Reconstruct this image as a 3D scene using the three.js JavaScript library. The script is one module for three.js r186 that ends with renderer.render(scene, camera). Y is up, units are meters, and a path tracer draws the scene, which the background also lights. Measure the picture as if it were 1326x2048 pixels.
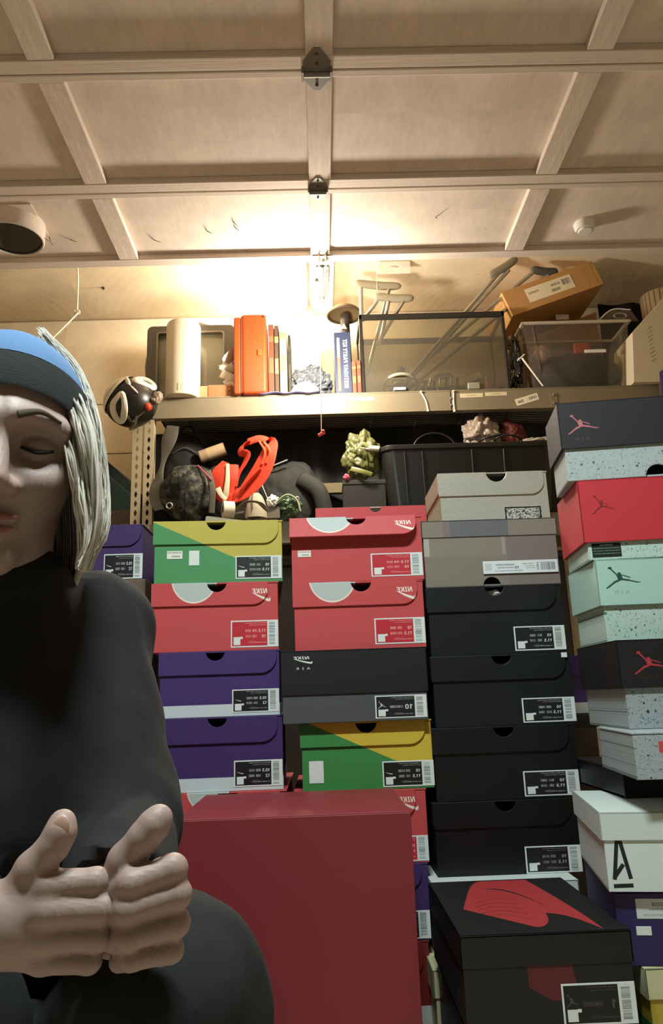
import * as THREE from 'three';
import { mergeGeometries, mergeVertices } from 'three/addons/utils/BufferGeometryUtils.js';
import { RoundedBoxGeometry } from 'three/addons/geometries/RoundedBoxGeometry.js';
import { MarchingCubes } from 'three/addons/objects/MarchingCubes.js';
import { ImprovedNoise } from 'three/addons/math/ImprovedNoise.js';
import { RectAreaLightUniformsLib } from 'three/addons/lights/RectAreaLightUniformsLib.js';

// ---------- camera, lights, exposure ----------
const IW = 1326, IH = 2048, FOC = 1500, EYE = 0.58;
const scene = new THREE.Scene();
scene.background = new THREE.Color(0x06070a);
const camera = new THREE.PerspectiveCamera(2 * Math.atan(IH / 2 / FOC) * 180 / Math.PI, IW / IH, 0.02, 50);
const fwd = new THREE.Vector3((645 - 663) / FOC, (1024 - 1396) / FOC, -1).normalize();
const upv = new THREE.Vector3(-Math.sin(0.0305), Math.cos(0.0305), 0);
upv.addScaledVector(fwd, -upv.dot(fwd)).normalize();
const rgt = new THREE.Vector3().crossVectors(fwd, upv);
const worldToCam = new THREE.Matrix4().makeBasis(rgt, upv, fwd.clone().negate());
const camToWorld = worldToCam.clone().transpose();
camera.quaternion.setFromRotationMatrix(camToWorld);
camera.position.set(0, EYE, 0);
scene.add(camera);
const renderer = new THREE.WebGLRenderer({ antialias: true });
renderer.toneMapping = THREE.LinearToneMapping;
renderer.toneMappingExposure = 1.85;
renderer.shadowMap.enabled = true;
RectAreaLightUniformsLib.init();

const BULB_COLOR = new THREE.Color(1.0, 0.89, 0.72), BULB_POWER = 1.35, ADDED_BULB_POWER = 1.9;
const LED_COLOR = new THREE.Color(0.86, 1.0, 0.98), LED_POWER = 190;

// ---------- calibrated survey of the photograph: a pixel at a measured distance gives a place in metres ----------
function ray(px, py) { return new THREE.Vector3((px - 663) / FOC, (1024 - py) / FOC, -1).applyMatrix4(camToWorld); }
function at(px, py, d) { const r = ray(px, py); const t = -d / r.z; return new THREE.Vector3(r.x * t, EYE + r.y * t, -d); }
function onLevel(px, py, y) { const r = ray(px, py); const t = (y - EYE) / r.y; return new THREE.Vector3(r.x * t, y, r.z * t); }
function metre(px, py, d) { return at(px + 50, py, d).distanceTo(at(px - 50, py, d)) / 100; }

// ---------- helpers ----------
function rng(seed) { let a = seed >>> 0; return () => { a = (a + 0x6D2B79F5) >>> 0; let t = a; t = Math.imul(t ^ (t >>> 15), t | 1); t ^= t + Math.imul(t ^ (t >>> 7), t | 61); return ((t ^ (t >>> 14)) >>> 0) / 4294967296; }; }
const perlin = new ImprovedNoise();
const V = (x, y, z) => new THREE.Vector3(x, y, z);
const used = new Map();
function numbered(name) { const n = used.get(name) || 0; used.set(name, n + 1); return n ? name + '_' + String(n).padStart(3, '0') : name; }
function tag(o, label, category, group, kind) {
  if (label) o.userData.label = label;
  if (category) o.userData.category = category;
  if (group) o.userData.group = group;
  if (kind) o.userData.kind = kind;
  return o;
}
function thing(name, label, category, pos, turn = 0, group) {
  const o = new THREE.Group(); o.name = numbered(name); scene.add(o);
  o.position.copy(pos); o.rotation.y = turn;
  return tag(o, label, category, group);
}
function part(name, geo, m, parent, label) {
  const g = Array.isArray(geo) ? merge(geo) : geo;
  const o = new THREE.Mesh(g, m); o.castShadow = o.receiveShadow = true;
  o.name = parent === scene ? numbered(name) : name;
  parent.add(o);
  if (label) o.userData.label = label;
  return o;
}
function struct(name, geo, m) { const o = part(name, geo, m, scene); o.name = name; o.userData.kind = 'structure'; return o; }
function merge(list) {
  const gs = list.map((g) => { const h = g.index ? g.toNonIndexed() : g.clone(); for (const k of Object.keys(h.attributes)) if (!['position', 'normal', 'uv'].includes(k)) h.deleteAttribute(k); if (!h.attributes.uv) h.setAttribute('uv', new THREE.BufferAttribute(new Float32Array(h.attributes.position.count * 2), 2)); return h; });
  return mergeGeometries(gs, false);
}
function box(w, h, d, x = 0, y = 0, z = 0) { const g = new THREE.BoxGeometry(w, h, d); g.translate(x, y, z); return g; }
function rbox(w, h, d, r, x = 0, y = 0, z = 0, s = 2) { const g = new RoundedBoxGeometry(w, h, d, s, Math.min(r, w / 2.01, h / 2.01, d / 2.01)); g.translate(x, y, z); return g; }
function cyl(r0, r1, h, x = 0, y = 0, z = 0, n = 24) { const g = new THREE.CylinderGeometry(r0, r1, h, n); g.translate(x, y, z); return g; }
function planar(g, x0, y0, w, h) { const p = g.attributes.position, uv = new Float32Array(p.count * 2); for (let i = 0; i < p.count; i++) { uv[2 * i] = (p.getX(i) - x0) / w; uv[2 * i + 1] = (p.getY(i) - y0) / h; } g.setAttribute('uv', new THREE.BufferAttribute(uv, 2)); return g; }
function extrude(shape, depth, bevel = 0, seg = 16) { return new THREE.ExtrudeGeometry(shape, { depth, bevelEnabled: bevel > 0, bevelSize: bevel, bevelThickness: bevel, bevelOffset: -bevel, bevelSegments: 2, curveSegments: seg }); }
// sweeps an elliptical section along a smooth path; size(t) gives [half width, half thickness]
function sweep(points, size, seg = 32, rad = 10, side = null, closed = false) {
  const curve = new THREE.CatmullRomCurve3(points, closed, 'centripetal');
  const pos = [], idx = [], uv = []; let n0 = null, prevT = null;
  for (let i = 0; i <= seg; i++) {
    const t = i / seg, c = curve.getPointAt(t), T = curve.getTangentAt(t);
    if (side) { n0 = side.clone().addScaledVector(T, -side.dot(T)).normalize(); }
    else if (!n0) { n0 = Math.abs(T.y) < 0.9 ? V(0, 1, 0) : V(1, 0, 0); n0.addScaledVector(T, -n0.dot(T)).normalize(); }
    else { n0 = n0.clone().applyQuaternion(new THREE.Quaternion().setFromUnitVectors(prevT, T)); n0.addScaledVector(T, -n0.dot(T)).normalize(); }
    prevT = T.clone(); const b = new THREE.Vector3().crossVectors(T, n0); const [a, e] = size(t);
    for (let j = 0; j <= rad; j++) { const q = (j / rad) * Math.PI * 2; const p = c.clone().addScaledVector(n0, a * Math.cos(q)).addScaledVector(b, e * Math.sin(q)); pos.push(p.x, p.y, p.z); uv.push(j / rad, t); }
  }
  const ring = rad + 1;
  for (let i = 0; i < seg; i++) for (let j = 0; j < rad; j++) { const a = i * ring + j, b = a + ring; idx.push(a, b, a + 1, b, b + 1, a + 1); }
  if (!closed) for (const [i, flip] of [[0, false], [seg, true]]) {
    const c = curve.getPointAt(i / seg), k = pos.length / 3; pos.push(c.x, c.y, c.z); uv.push(0.5, 0.5);
    for (let j = 0; j < rad; j++) { const a = i * ring + j; flip ? idx.push(k, a + 1, a) : idx.push(k, a, a + 1); }
  }
  let g = new THREE.BufferGeometry(); g.setAttribute('position', new THREE.Float32BufferAttribute(pos, 3)); g.setAttribute('uv', new THREE.Float32BufferAttribute(uv, 2)); g.setIndex(idx); g.computeVertexNormals();
  return g;
}
function tube(points, r, seg = 32, rad = 8) { return sweep(points, () => [r, r], seg, rad); }
function rod(a, b, r, r2 = r, n = 12) { const d = b.clone().sub(a), g = new THREE.CylinderGeometry(r2, r, d.length(), n); g.applyQuaternion(new THREE.Quaternion().setFromUnitVectors(V(0, 1, 0), d.clone().normalize())); g.translate(...a.clone().add(b).multiplyScalar(0.5).toArray()); return g; }
// a crumpled bag or bundle of cloth
function crumple(sx, sy, sz, seed, amp = 0.25, freq = 2.2, detail = 24, flat = 0) {
  let g = mergeVertices(new THREE.IcosahedronGeometry(1, detail).deleteAttribute('uv').deleteAttribute('normal'), 1e-4); const p = g.attributes.position, v = V(0, 0, 0);
  for (let i = 0; i < p.count; i++) {
    v.fromBufferAttribute(p, i); const q = v.clone().multiplyScalar(freq * 0.72).addScalar(seed * 7.31);
    let n = 0, a = 1, f = 1; for (let k = 0; k < 3; k++) { n += a * (Math.abs(perlin.noise(q.x * f, q.y * f, q.z * f)) * 2 - 0.5); a *= 0.42; f *= 1.9; }
    v.multiplyScalar(1 + amp * 0.8 * n); if (v.y < -flat && flat) v.y = -flat; p.setXYZ(i, v.x * sx, v.y * sy, v.z * sz);
  }
  g.computeVertexNormals(); g.computeBoundingBox(); g.translate(0, -g.boundingBox.min.y, 0); return g;
}
// ---------- procedural textures ----------
function canvas(w, h, draw) { const c = document.createElement('canvas'); c.width = w; c.height = h; draw(c.getContext('2d'), w, h); const t = new THREE.CanvasTexture(c); t.colorSpace = THREE.SRGBColorSpace; t.magFilter = THREE.LinearFilter; t.anisotropy = 8; return t; }
function noiseMap(size, seed, fn, srgb = true) {
  const data = new Uint8Array(size * size * 4), r = rng(seed);
  for (let y = 0; y < size; y++) for (let x = 0; x < size; x++) { const c = fn(x / size, y / size, r); for (let k = 0; k < 3; k++) data[(y * size + x) * 4 + k] = Math.max(0, Math.min(255, c[k] * 255)); data[(y * size + x) * 4 + 3] = 255; }
  const t = new THREE.DataTexture(data, size, size); t.magFilter = THREE.LinearFilter; t.minFilter = THREE.LinearMipmapLinearFilter; t.generateMipmaps = true; t.wrapS = t.wrapT = THREE.RepeatWrapping; if (srgb) t.colorSpace = THREE.SRGBColorSpace; t.needsUpdate = true; return t;
}
function fbm(x, y, z, oct = 4) { let s = 0, a = 0.5; for (let i = 0; i < oct; i++) { s += a * perlin.noise(x, y, z); x *= 2.03; y *= 2.03; a *= 0.5; } return s; }
const std = (color, roughness = 0.8, o = {}) => new THREE.MeshStandardMaterial({ color, roughness, ...o });
const phys = (color, roughness = 0.5, o = {}) => new THREE.MeshPhysicalMaterial({ color, roughness, ...o });
const rough2 = noiseMap(256, 3, (x, y, r) => { const g = 0.5 + 0.5 * fbm(x * 24, y * 24, 1.5) + 0.12 * (r() - 0.5); return [g, g, g]; }, false);
const weave = noiseMap(256, 5, (x, y, r) => { const g = 0.5 + 0.2 * Math.sin(x * 402) * Math.sin(y * 402) + 0.3 * (r() - 0.5); return [g, g, g]; }, false);
const paintMap = noiseMap(512, 9, (x, y, r) => { const n = 0.93 + 0.10 * fbm(x * 5, y * 5, 2.2) + 0.05 * fbm(x * 60, y * 14, 7.7) + 0.03 * (r() - 0.5); return [n, n * 0.995, n * 0.985]; });
const plasterMap = noiseMap(512, 17, (x, y, r) => { const sw = Math.sin(Math.hypot(x - 0.5, y - 0.55) * 190 + 3 * fbm(x * 6, y * 6, 3.1)) * 0.5 + 0.5; const n = 0.90 + 0.12 * fbm(x * 4, y * 4, 5.2) + 0.012 * sw + 0.03 * (r() - 0.5); return [n, n * 0.985, n * 0.96]; });
const plasterBump = noiseMap(512, 19, (x, y) => { const sw = Math.sin(Math.hypot(x - 0.5, y - 0.55) * 190 + 4 * fbm(x * 6, y * 6, 3.1)); const n = 0.5 + 0.08 * sw + 0.4 * fbm(x * 20, y * 20, 1.2); return [n, n, n]; }, false);
const concreteMap = noiseMap(512, 23, (x, y, r) => { const n = 0.80 + 0.12 * fbm(x * 6, y * 6, 8.8) + 0.04 * (r() - 0.5); return [n, n * 0.93, n * 0.82]; });
const M = {
  door: std(0xf0e0d2, 0.75, { map: paintMap, bumpMap: rough2, bumpScale: 0.0006 }),
  wall: std(0xf0e2c8, 0.9, { map: plasterMap, bumpMap: plasterBump, bumpScale: 0.0012 }),
  concrete: std(0xffffff, 0.9, { map: concreteMap }),
  hinge: std(0x858078, 0.5, { metalness: 0.25, bumpMap: rough2, bumpScale: 0.0003 }),
  steel: std(0xb9b6ae, 0.35, { metalness: 0.9 }),
  rust: std(0x6d4a25, 0.9),
  shelf: std(0xb3a586, 0.5, { bumpMap: rough2, bumpScale: 0.0002 }),
  beam: std(0x867a63, 0.5, { bumpMap: rough2, bumpScale: 0.0002 }), dark: std(0x1c1b1a, 0.7), black: std(0x0c0c0d, 0.6), blackPlastic: std(0x131312, 0.38),
  white: std(0xe9e4da, 0.55), paper: std(0xe8e6e0, 0.8), card: std(0xb98a52, 0.85, { bumpMap: rough2, bumpScale: 0.0004 }),
  brown: std(0x4b372a, 0.85), grey: std(0x77746d, 0.7), cord: std(0xe9dfc8, 0.7), board: std(0x3a3128, 0.9),
};
// ---------- the room ----------
const CEIL = EYE + 1.86, WALL = -3.405, DOORY = EYE + 1.5;
struct('floor', box(5.2, 0.1, 5.4, 0.1, -0.05, -1.2), M.concrete);
{ const g = box(5.2, 0.1, 5.4, 0.1, CEIL + 0.05, -1.2); const p = g.attributes.position; const uv = g.attributes.uv; for (let i = 0; i < p.count; i++) uv.setXY(i, p.getX(i) / 1.3 + 0.83, p.getZ(i) / 1.3 + 0.2); struct('ceiling', g, M.wall); }
const wallUv = (g) => { const p = g.attributes.position, uv = g.attributes.uv; for (let i = 0; i < p.count; i++) uv.setXY(i, (p.getX(i) + p.getZ(i)) / 2.3, p.getY(i) / 2.3); return g; };
{
  const back = struct('wall_back', wallUv(box(5.2, CEIL, 0.1, 0.1, CEIL / 2, WALL - 0.05)), M.wall);
  // three sheets of board on the back wall, with the joints between them left open by a few millimetres
  let y0 = 0.02; for (const y1 of [at(250, 905, 3.38).y, at(250, 806, 3.38).y, CEIL - 0.004]) { part('wall_board', wallUv(rbox(5.18, y1 - y0 - 0.004, 0.012, 0.003, 0.1, (y0 + y1) / 2, WALL + 0.006)), M.wall, back); y0 = y1; }
}
struct('wall_left', wallUv(box(0.1, CEIL, 5.4, -2.45, CEIL / 2, -1.2)), M.wall);
struct('wall_right', wallUv(box(0.1, CEIL, 5.4, 2.65, CEIL / 2, -1.2)), M.wall);
struct('wall_front', [box(0.35, CEIL, 0.1, -2.22, CEIL / 2, 1.45), box(0.35, CEIL, 0.1, 2.42, CEIL / 2, 1.45), box(4.6, 0.35, 0.1, 0.1, CEIL - 0.175, 1.45)], M.wall);
{ // a batten on the ceiling, running from the door to the back wall
  const a = onLevel(657, 530, CEIL), b = onLevel(661, 630, CEIL);
  const t = struct('trim_1', rbox(0.036, 0.018, 1.05, 0.003, (a.x + b.x) / 2, CEIL - 0.009, -2.86), M.door);
  part('trim_drop', rbox(0.036, 0.05, 0.012, 0.003, b.x, CEIL - 0.025, WALL + 0.018), M.door, t);
}
// ---------- the open sectional door overhead ----------
const stileX = [-1.93, -1.278, -0.626, 0.039, 0.72, 1.37, 2.0], SW = 0.066, joints = [-0.64, -1.085, -1.53, -1.975, -2.371];
{
  const door = new THREE.Group(); door.name = 'door_1'; door.userData.kind = 'structure'; scene.add(door);
  const rh = 0.021;                                   // the stiles and rails stand this far below the panels
  for (let s = 0; s < 4; s++) {
    const z0 = joints[s] - 0.002, z1 = joints[s + 1] + 0.002, zc = (z0 + z1) / 2, len = z0 - z1;
    const sec = new THREE.Group(); sec.name = 'door_section'; sec.position.set(0, DOORY, zc); door.add(sec);
    const near = 0.022, far = s === 3 ? 0.042 : 0.040;
    for (let i = 0; i < 6; i++) { const xa = stileX[i], xb = stileX[i + 1]; const g = box(xb - xa, 0.012, len - 0.004, (xa + xb) / 2, rh + 0.006, 0); const p = g.attributes.position; for (let k = 0; k < p.count; k++) g.attributes.uv.setXY(k, (p.getX(k) + s * 0.37) / 0.8, p.getZ(k) / 0.8 + i * 0.31); part('door_panel', g, M.door, sec); }
    part('rail', rbox(3.98, rh, near, 0.003, 0.035, rh / 2, len / 2 - near / 2), M.door, sec);
    part('rail', rbox(3.98, rh, far, 0.003, 0.035, rh / 2, -len / 2 + far / 2), M.door, sec);
    for (const x of stileX) part('stile', rbox(SW, rh - 0.001, len - near - far, 0.003, x, rh / 2 + 0.0005, (far - near) / 2), M.door, sec);
  }
  // hinges over the joints on the middle stile
  for (const [jz, k] of [[joints[1], 0.92], [joints[2], 1], [joints[3], 0.8]]) {
    const h = new THREE.Group(); h.name = 'hinge'; h.position.set(0.033, DOORY, jz); h.scale.set(k, 1, k); door.add(h);
    const leaf = new THREE.Shape(); leaf.moveTo(-0.034, 0.006); leaf.lineTo(0.034, 0.006); leaf.lineTo(0.034, 0.028); leaf.lineTo(0.008, 0.066); leaf.lineTo(-0.008, 0.066); leaf.lineTo(-0.034, 0.028); leaf.closePath();
    const up = extrude(leaf, 0.002, 0.0004); up.rotateX(Math.PI / 2); part('hinge_leaf', up, M.hinge, h);
    const low = up.clone(); low.rotateY(Math.PI); low.scale(1, 1, 0.92); part('hinge_leaf', low, M.hinge, h);
    const bar = cyl(0.0075, 0.0075, 0.072, 0, 0, 0, 18); bar.rotateZ(Math.PI / 2); bar.translate(0, -0.0095, -0.004); part('barrel', bar, M.hinge, h);
    const lips = [-1, 1].map((q) => rbox(0.006, 0.018, 0.03, 0.001, q * 0.035, -0.009, -0.004)); part('side_lug', lips, M.hinge, h);
    for (const [x, z] of [[0, 0.05], [0, 0.022], [0, -0.044], [0, -0.022]]) part('screw', [new THREE.SphereGeometry(0.0042, 10, 6).scale(1, 0.6, 1).translate(x, -0.003, z), box(0.006, 0.002, 0.001, x, -0.0052, z)], M.rust, h);
  }
  // latch bracket, pull arm and spring at the leading edge of the door
  const arm = new THREE.Group(); arm.name = 'opener_arm'; arm.position.set(0.046, DOORY, -2.34); door.add(arm);
  part('bracket', [rbox(0.07, 0.004, 0.028, 0.001, 0, -0.002, 0), rbox(0.006, 0.03, 0.05, 0.001, -0.012, -0.017, -0.004), rbox(0.006, 0.03, 0.05, 0.001, 0.012, -0.017, -0.004)], M.steel, arm);
  const pin = cyl(0.004, 0.004, 0.046, 0, 0, 0, 12); pin.rotateZ(Math.PI / 2); pin.translate(0, -0.022, -0.02); part('pin', pin, M.hinge, arm);
  const a = V(0, -0.022, -0.02), b = at(644, 598, 2.62).sub(arm.position); part('arm_rod', rod(a, b, 0.007, 0.006), M.steel, arm); part('arm_rod', rod(a.clone().add(V(-0.012, 0, 0)), b.clone().add(V(-0.004, 0.02, 0)), 0.004), M.hinge, arm);
  part('clevis', rbox(0.024, 0.018, 0.02, 0.003, b.x, b.y, b.z), M.steel, arm);
  const coil = []; for (let i = 0; i <= 220; i++) { const t = i / 220, q = t * Math.PI * 2 * 26; coil.push(V(0.020 + 0.006 * Math.cos(q) - 0.004 * t, -0.022 - 0.006 * Math.sin(q), -0.02).lerp(V(b.x + 0.013 + 0.006 * Math.cos(q), b.y - 0.006 * Math.sin(q), b.z), 0).add(V(b.x * t * 0.8, (b.y + 0.022) * t, (b.z + 0.02) * t))); }
  part('spring', sweep(coil, () => [0.0013, 0.0013], 520, 5), M.hinge, arm);
  const rel = at(632, 560, 2.5).sub(arm.position); part('release_lever', [rod(rel, at(626, 528, 2.44).sub(arm.position), 0.002), new THREE.ConeGeometry(0.012, 0.022, 4).translate(rel.x + 0.004, rel.y, rel.z)], M.hinge, arm);
  // loose nails that poke through the panels
  for (const [px, py, dx, dy] of [[414, 462, 10, 5], [466, 443, 10, 10], [470, 455, 8, 6], [308, 480, 14, 5], [140, 479, 14, 5], [871, 435, 4, 2], [98, 474, 4, 8]]) { const p = onLevel(px, py, DOORY + 0.020), q = onLevel(px + dx, py + dy, DOORY + 0.004); part('nail', rod(p, q, 0.0016, 0.0007, 6), M.rust, door); }
}
// ---------- the lamp that lights the garage ----------
{
  const c = at(620, 678, 2.55), L = thing('bulb_lamp', 'bright bare bulb lamp hanging below the overhead door, with a pull cord', 'lamp', V(c.x, CEIL, c.z));
  const by = c.y - CEIL;
  part('canopy', new THREE.LatheGeometry([[0, 0], [0.05, 0], [0.05, -0.01], [0.03, -0.025], [0.006, -0.03], [0, -0.03]].map(([x, y]) => new THREE.Vector2(x, y)).reverse(), 32), M.white, L);
  part('stem', cyl(0.006, 0.006, -by - 0.12, 0, (by + 0.12) / 2 - 0.0, 0, 12), M.white, L);
  part('socket', new THREE.LatheGeometry([[0, 0.045], [0.012, 0.045], [0.019, 0.03], [0.021, 0], [0.018, -0.01], [0, -0.01]].map(([x, y]) => new THREE.Vector2(x, y + by + 0.085)).reverse(), 24), M.white, L);
  const glow = new THREE.MeshStandardMaterial({ color: 0xffffff, emissive: BULB_COLOR.clone().lerp(new THREE.Color(1, 1, 1), 0.55), emissiveIntensity: 14 });
  part('bulb', new THREE.LatheGeometry([[0, -0.070], [0.022, -0.067], [0.043, -0.055], [0.058, -0.032], [0.063, -0.004], [0.058, 0.024], [0.043, 0.048], [0.027, 0.064], [0.019, 0.078], [0, 0.079]].map(([x, y]) => new THREE.Vector2(x, y + by)), 40), glow, L);
  const light = new THREE.PointLight(BULB_COLOR, BULB_POWER); light.position.copy(c); light.castShadow = true; light.shadow.radius = 2.4; scene.add(light);
  const s = at(640, 704, 2.55).sub(L.position), e = at(643, 866, 2.55).sub(L.position);
  part('pull_cord', tube([V(0.02, by + 0.09, 0.01), V(s.x - 0.002, by + 0.03, 0.02), V(s.x, s.y, 0), s.clone().lerp(e, 0.5).add(V(0.001, 0, 0)), e], 0.0016, 40, 6), M.cord, L);
  part('pull_tab', [rbox(0.028, 0.013, 0.008, 0.003).rotateZ(0.5).translate(e.x, e.y - 0.004, e.z), new THREE.SphereGeometry(0.007, 10, 8).translate(e.x + 0.006, e.y + 0.006, e.z)], std(0xd23a22, 0.5), L, 'red pull tab');
}
{ // second bulb, added for the glare on the ceiling behind the door's leading edge
  const c = onLevel(528, 584, CEIL - 0.07), L = thing('added_ceiling_lamp', 'added bulb for the ceiling glare, in a flat lampholder left of the opener arm', 'lamp', V(c.x, CEIL, c.z));
  part('lampholder', new THREE.LatheGeometry([[0, 0], [0.055, 0], [0.055, -0.008], [0.03, -0.022], [0.02, -0.03], [0, -0.03]].map(([x, y]) => new THREE.Vector2(x, y)).reverse(), 32), M.white, L);
  part('bulb', new THREE.SphereGeometry(0.046, 32, 20).translate(0, -0.072, 0), new THREE.MeshStandardMaterial({ color: 0xffffff, emissive: BULB_COLOR.clone().lerp(new THREE.Color(1, 1, 1), 0.55), emissiveIntensity: 14 }), L);
  const light = new THREE.PointLight(BULB_COLOR, ADDED_BULB_POWER); light.position.set(c.x, CEIL - 0.072, c.z); light.castShadow = true; light.shadow.radius = 2.2; scene.add(light);
}
{ // added LED work light, unseen above the camera, lights the boxes from the front
  const L = thing('added_work_light', 'added slim white LED work light, unseen above the camera, to light the boxes', 'lamp', V(-0.05, EYE + 1.30, -0.45));
  part('housing', [rbox(0.40, 0.012, 0.10, 0.004, 0, 0.03, 0), rbox(0.40, 0.03, 0.006, 0.002, 0, 0.015, 0.05), rbox(0.40, 0.03, 0.006, 0.002, 0, 0.015, -0.05), rbox(0.006, 0.03, 0.10, 0.002, 0.2, 0.015, 0), rbox(0.006, 0.03, 0.10, 0.002, -0.2, 0.015, 0)], M.white, L);
  part('diffuser', box(0.38, 0.004, 0.085, 0, 0.012, 0), new THREE.MeshStandardMaterial({ color: 0xffffff, emissive: LED_COLOR, emissiveIntensity: 1 }), L);
  for (const x of [-0.15, 0.15]) part('chain', tube([V(x, 0.034, 0), V(x, 0.1, 0), V(x, CEIL - EYE - 1.3, 0)], 0.002, 8, 6), M.steel, L);
  const r = new THREE.RectAreaLight(LED_COLOR, LED_POWER, 0.36, 0.08); r.position.set(-0.05, EYE + 1.30 + 0.006, -0.45); r.lookAt(-0.05, 0, -0.45); scene.add(r);
}
// ---------- fittings on the door and ceiling ----------
{ // round dark can on the left panel
  const a = onLevel(0, 460, DOORY - 0.01), b = onLevel(88, 462, DOORY - 0.01), c = onLevel(28, 458, DOORY), r = 0.095;
  const t = thing('round_vent_can', 'dark round metal can fixed under the left panel of the overhead door', 'vent', V(c.x, DOORY + 0.021, c.z));
  part('rim', new THREE.LatheGeometry([[r - 0.006, 0], [r, 0], [r, -0.055], [r - 0.004, -0.062], [r - 0.008, -0.055], [r - 0.006, 0]].map(([x, y]) => new THREE.Vector2(x, y)).reverse(), 48), M.door, t);
  part('disc', new THREE.LatheGeometry([[0, -0.03], [r * 0.5, -0.034], [r - 0.014, -0.046], [r - 0.008, -0.056], [r - 0.007, -0.02], [0, -0.02]].map(([x, y]) => new THREE.Vector2(x, y)).reverse(), 48), std(0x4a4237, 0.6), t, 'dark recessed disc');
  part('flange', [rbox(0.30, 0.004, 0.16, 0.002, -0.06, -0.003, 0.02)], M.door, t);
  part('wire', tube([V(r, -0.05, -0.01), V(r + 0.012, -0.05, -0.03), V(r + 0.014, -0.05, -0.05)], 0.001, 12, 5), M.rust, t);
}
{ // small eight sided puck on the right panel
  const c = onLevel(1169, 452, DOORY + 0.01), t = thing('smoke_alarm', 'small white octagonal alarm puck on the right panel of the overhead door', 'alarm', V(c.x, DOORY + 0.021, c.z));
  part('body', new THREE.CylinderGeometry(0.036, 0.031, 0.028, 8).rotateY(0.39).translate(0, -0.014, 0), M.white, t);
  part('cap', new THREE.CylinderGeometry(0.024, 0.022, 0.006, 8).rotateY(0.39).translate(0, -0.03, 0), M.white, t);
}
{ // bracket plate with an oval hole on the ceiling
  const c = onLevel(785, 537, CEIL - 0.02), t = thing('bracket_plate', 'small pale bracket plate with an oval hole, on the ceiling behind the crutches', 'bracket', V(c.x, CEIL, c.z));
  const s = new THREE.Shape(); s.moveTo(-0.075, -0.03); s.lineTo(0.075, -0.03); s.lineTo(0.075, 0.03); s.lineTo(-0.06, 0.03); s.closePath(); const h = new THREE.Path(); h.absellipse(0.01, 0, 0.022, 0.011, 0, Math.PI * 2); s.holes.push(h);
  part('plate', extrude(s, 0.003, 0.0005).translate(0, -0.035, 0.03), M.door, t); part('top_flange', rbox(0.13, 0.003, 0.09, 0.001, 0, -0.002, -0.015), M.door, t);
  part('wire', tube([V(-0.07, -0.03, 0.03), V(-0.075, -0.08, 0.03), V(-0.076, -0.14, 0.03)], 0.0012, 10, 5), M.cord, t);
}
{ // cream cord hanging from the ceiling on the left
  const p = [[155, 533, 2.85], [156, 560, 2.84], [155, 600, 2.83], [154, 624, 2.82]].map((q) => at(...q)), q2 = [[156, 626, 2.82], [130, 652, 2.8], [95, 686, 2.78], [40, 740, 2.76], [-30, 800, 2.74]].map((q) => at(...q));
  p[0].y = Math.min(p[0].y, CEIL); const t = thing('hanging_cord', 'cream cord hanging from the ceiling, knotted and slanting down behind the pale hair', 'cord', V(0, 0, 0));
  part('cord', tube(p, 0.0035, 20, 7), M.cord, t); part('cord', tube(q2, 0.0035, 24, 7), M.cord, t);
  part('knot', [new THREE.TorusKnotGeometry(0.007, 0.0032, 40, 6).translate(...p[3].toArray())], M.cord, t);
  const n = at(207, 571, 3.1); n.y = CEIL; tag(part('ceiling_hook', [new THREE.SphereGeometry(0.007, 10, 8).translate(n.x, CEIL - 0.004, n.z)], M.dark, scene), 'small dark hook in the ceiling left of the bright bulb', 'hook');
}
// ---------- print for the cartons (flat print only; the photograph is mirrored, so is the lettering) ----------
function mirrorText(g, s, x, y, font, color, align = 'left') { g.save(); g.translate(x, y); g.scale(-1, 1); g.font = font; g.fillStyle = color; g.textAlign = align; g.textBaseline = 'middle'; g.fillText(s, 0, 0); g.restore(); }
function swoosh(g, x, y, w, color, flip = 1) { g.save(); g.translate(x, y); g.scale(flip * w / 100, w / 100); g.fillStyle = color; g.beginPath(); g.moveTo(-50, -14); g.bezierCurveTo(-20, 2, 10, 14, 38, 20); g.bezierCurveTo(52, 23, 56, 14, 46, 0); g.bezierCurveTo(50, 8, 46, 12, 36, 9); g.bezierCurveTo(8, 3, -20, -6, -50, -14); g.fill(); g.restore(); }
function brandMark(g, x, y, w, color) { g.save(); g.translate(x, y); g.save(); g.transform(1, 0, 0.18, 1, 0, 0); mirrorText(g, 'NIKE', -w * 0.02, -w * 0.13, `bold ${w * 0.38}px sans-serif`, color, 'center'); g.restore(); g.scale(1, 1.35); swoosh(g, 0, w * 0.09, w * 1.1, color); g.restore(); }
function leaper(g, x, y, h, color) { // the leaping figure with a ball
  g.save(); g.translate(x, y); g.scale(h / 100, h / 100); g.strokeStyle = g.fillStyle = color; g.lineCap = 'round'; g.lineJoin = 'round';
  g.beginPath(); g.arc(-26, -46, 5.5, 0, 7); g.fill();
  const seg = (w, ...p) => { g.lineWidth = w; g.beginPath(); g.moveTo(p[0], p[1]); for (let i = 2; i < p.length; i += 2) g.lineTo(p[i], p[i + 1]); g.stroke(); };
  seg(4.5, -24, -42, -16, -28, -8, -14); seg(4, -4, -18, 12, -10, 26, -2); g.beginPath(); g.arc(-2, -21, 5, 0, 7); g.fill();
  g.beginPath(); g.moveTo(-11, -16); g.lineTo(2, -18); g.lineTo(8, 6); g.lineTo(-6, 10); g.closePath(); g.fill();
  seg(8, 0, 6, -16, 16); seg(6, -16, 16, -34, 36); seg(5, -34, 36, -40, 42); seg(8, 2, 5, 22, 10); seg(5.5, 22, 10, 44, 20); seg(4, 44, 20, 52, 20);
  g.restore();
}
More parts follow.
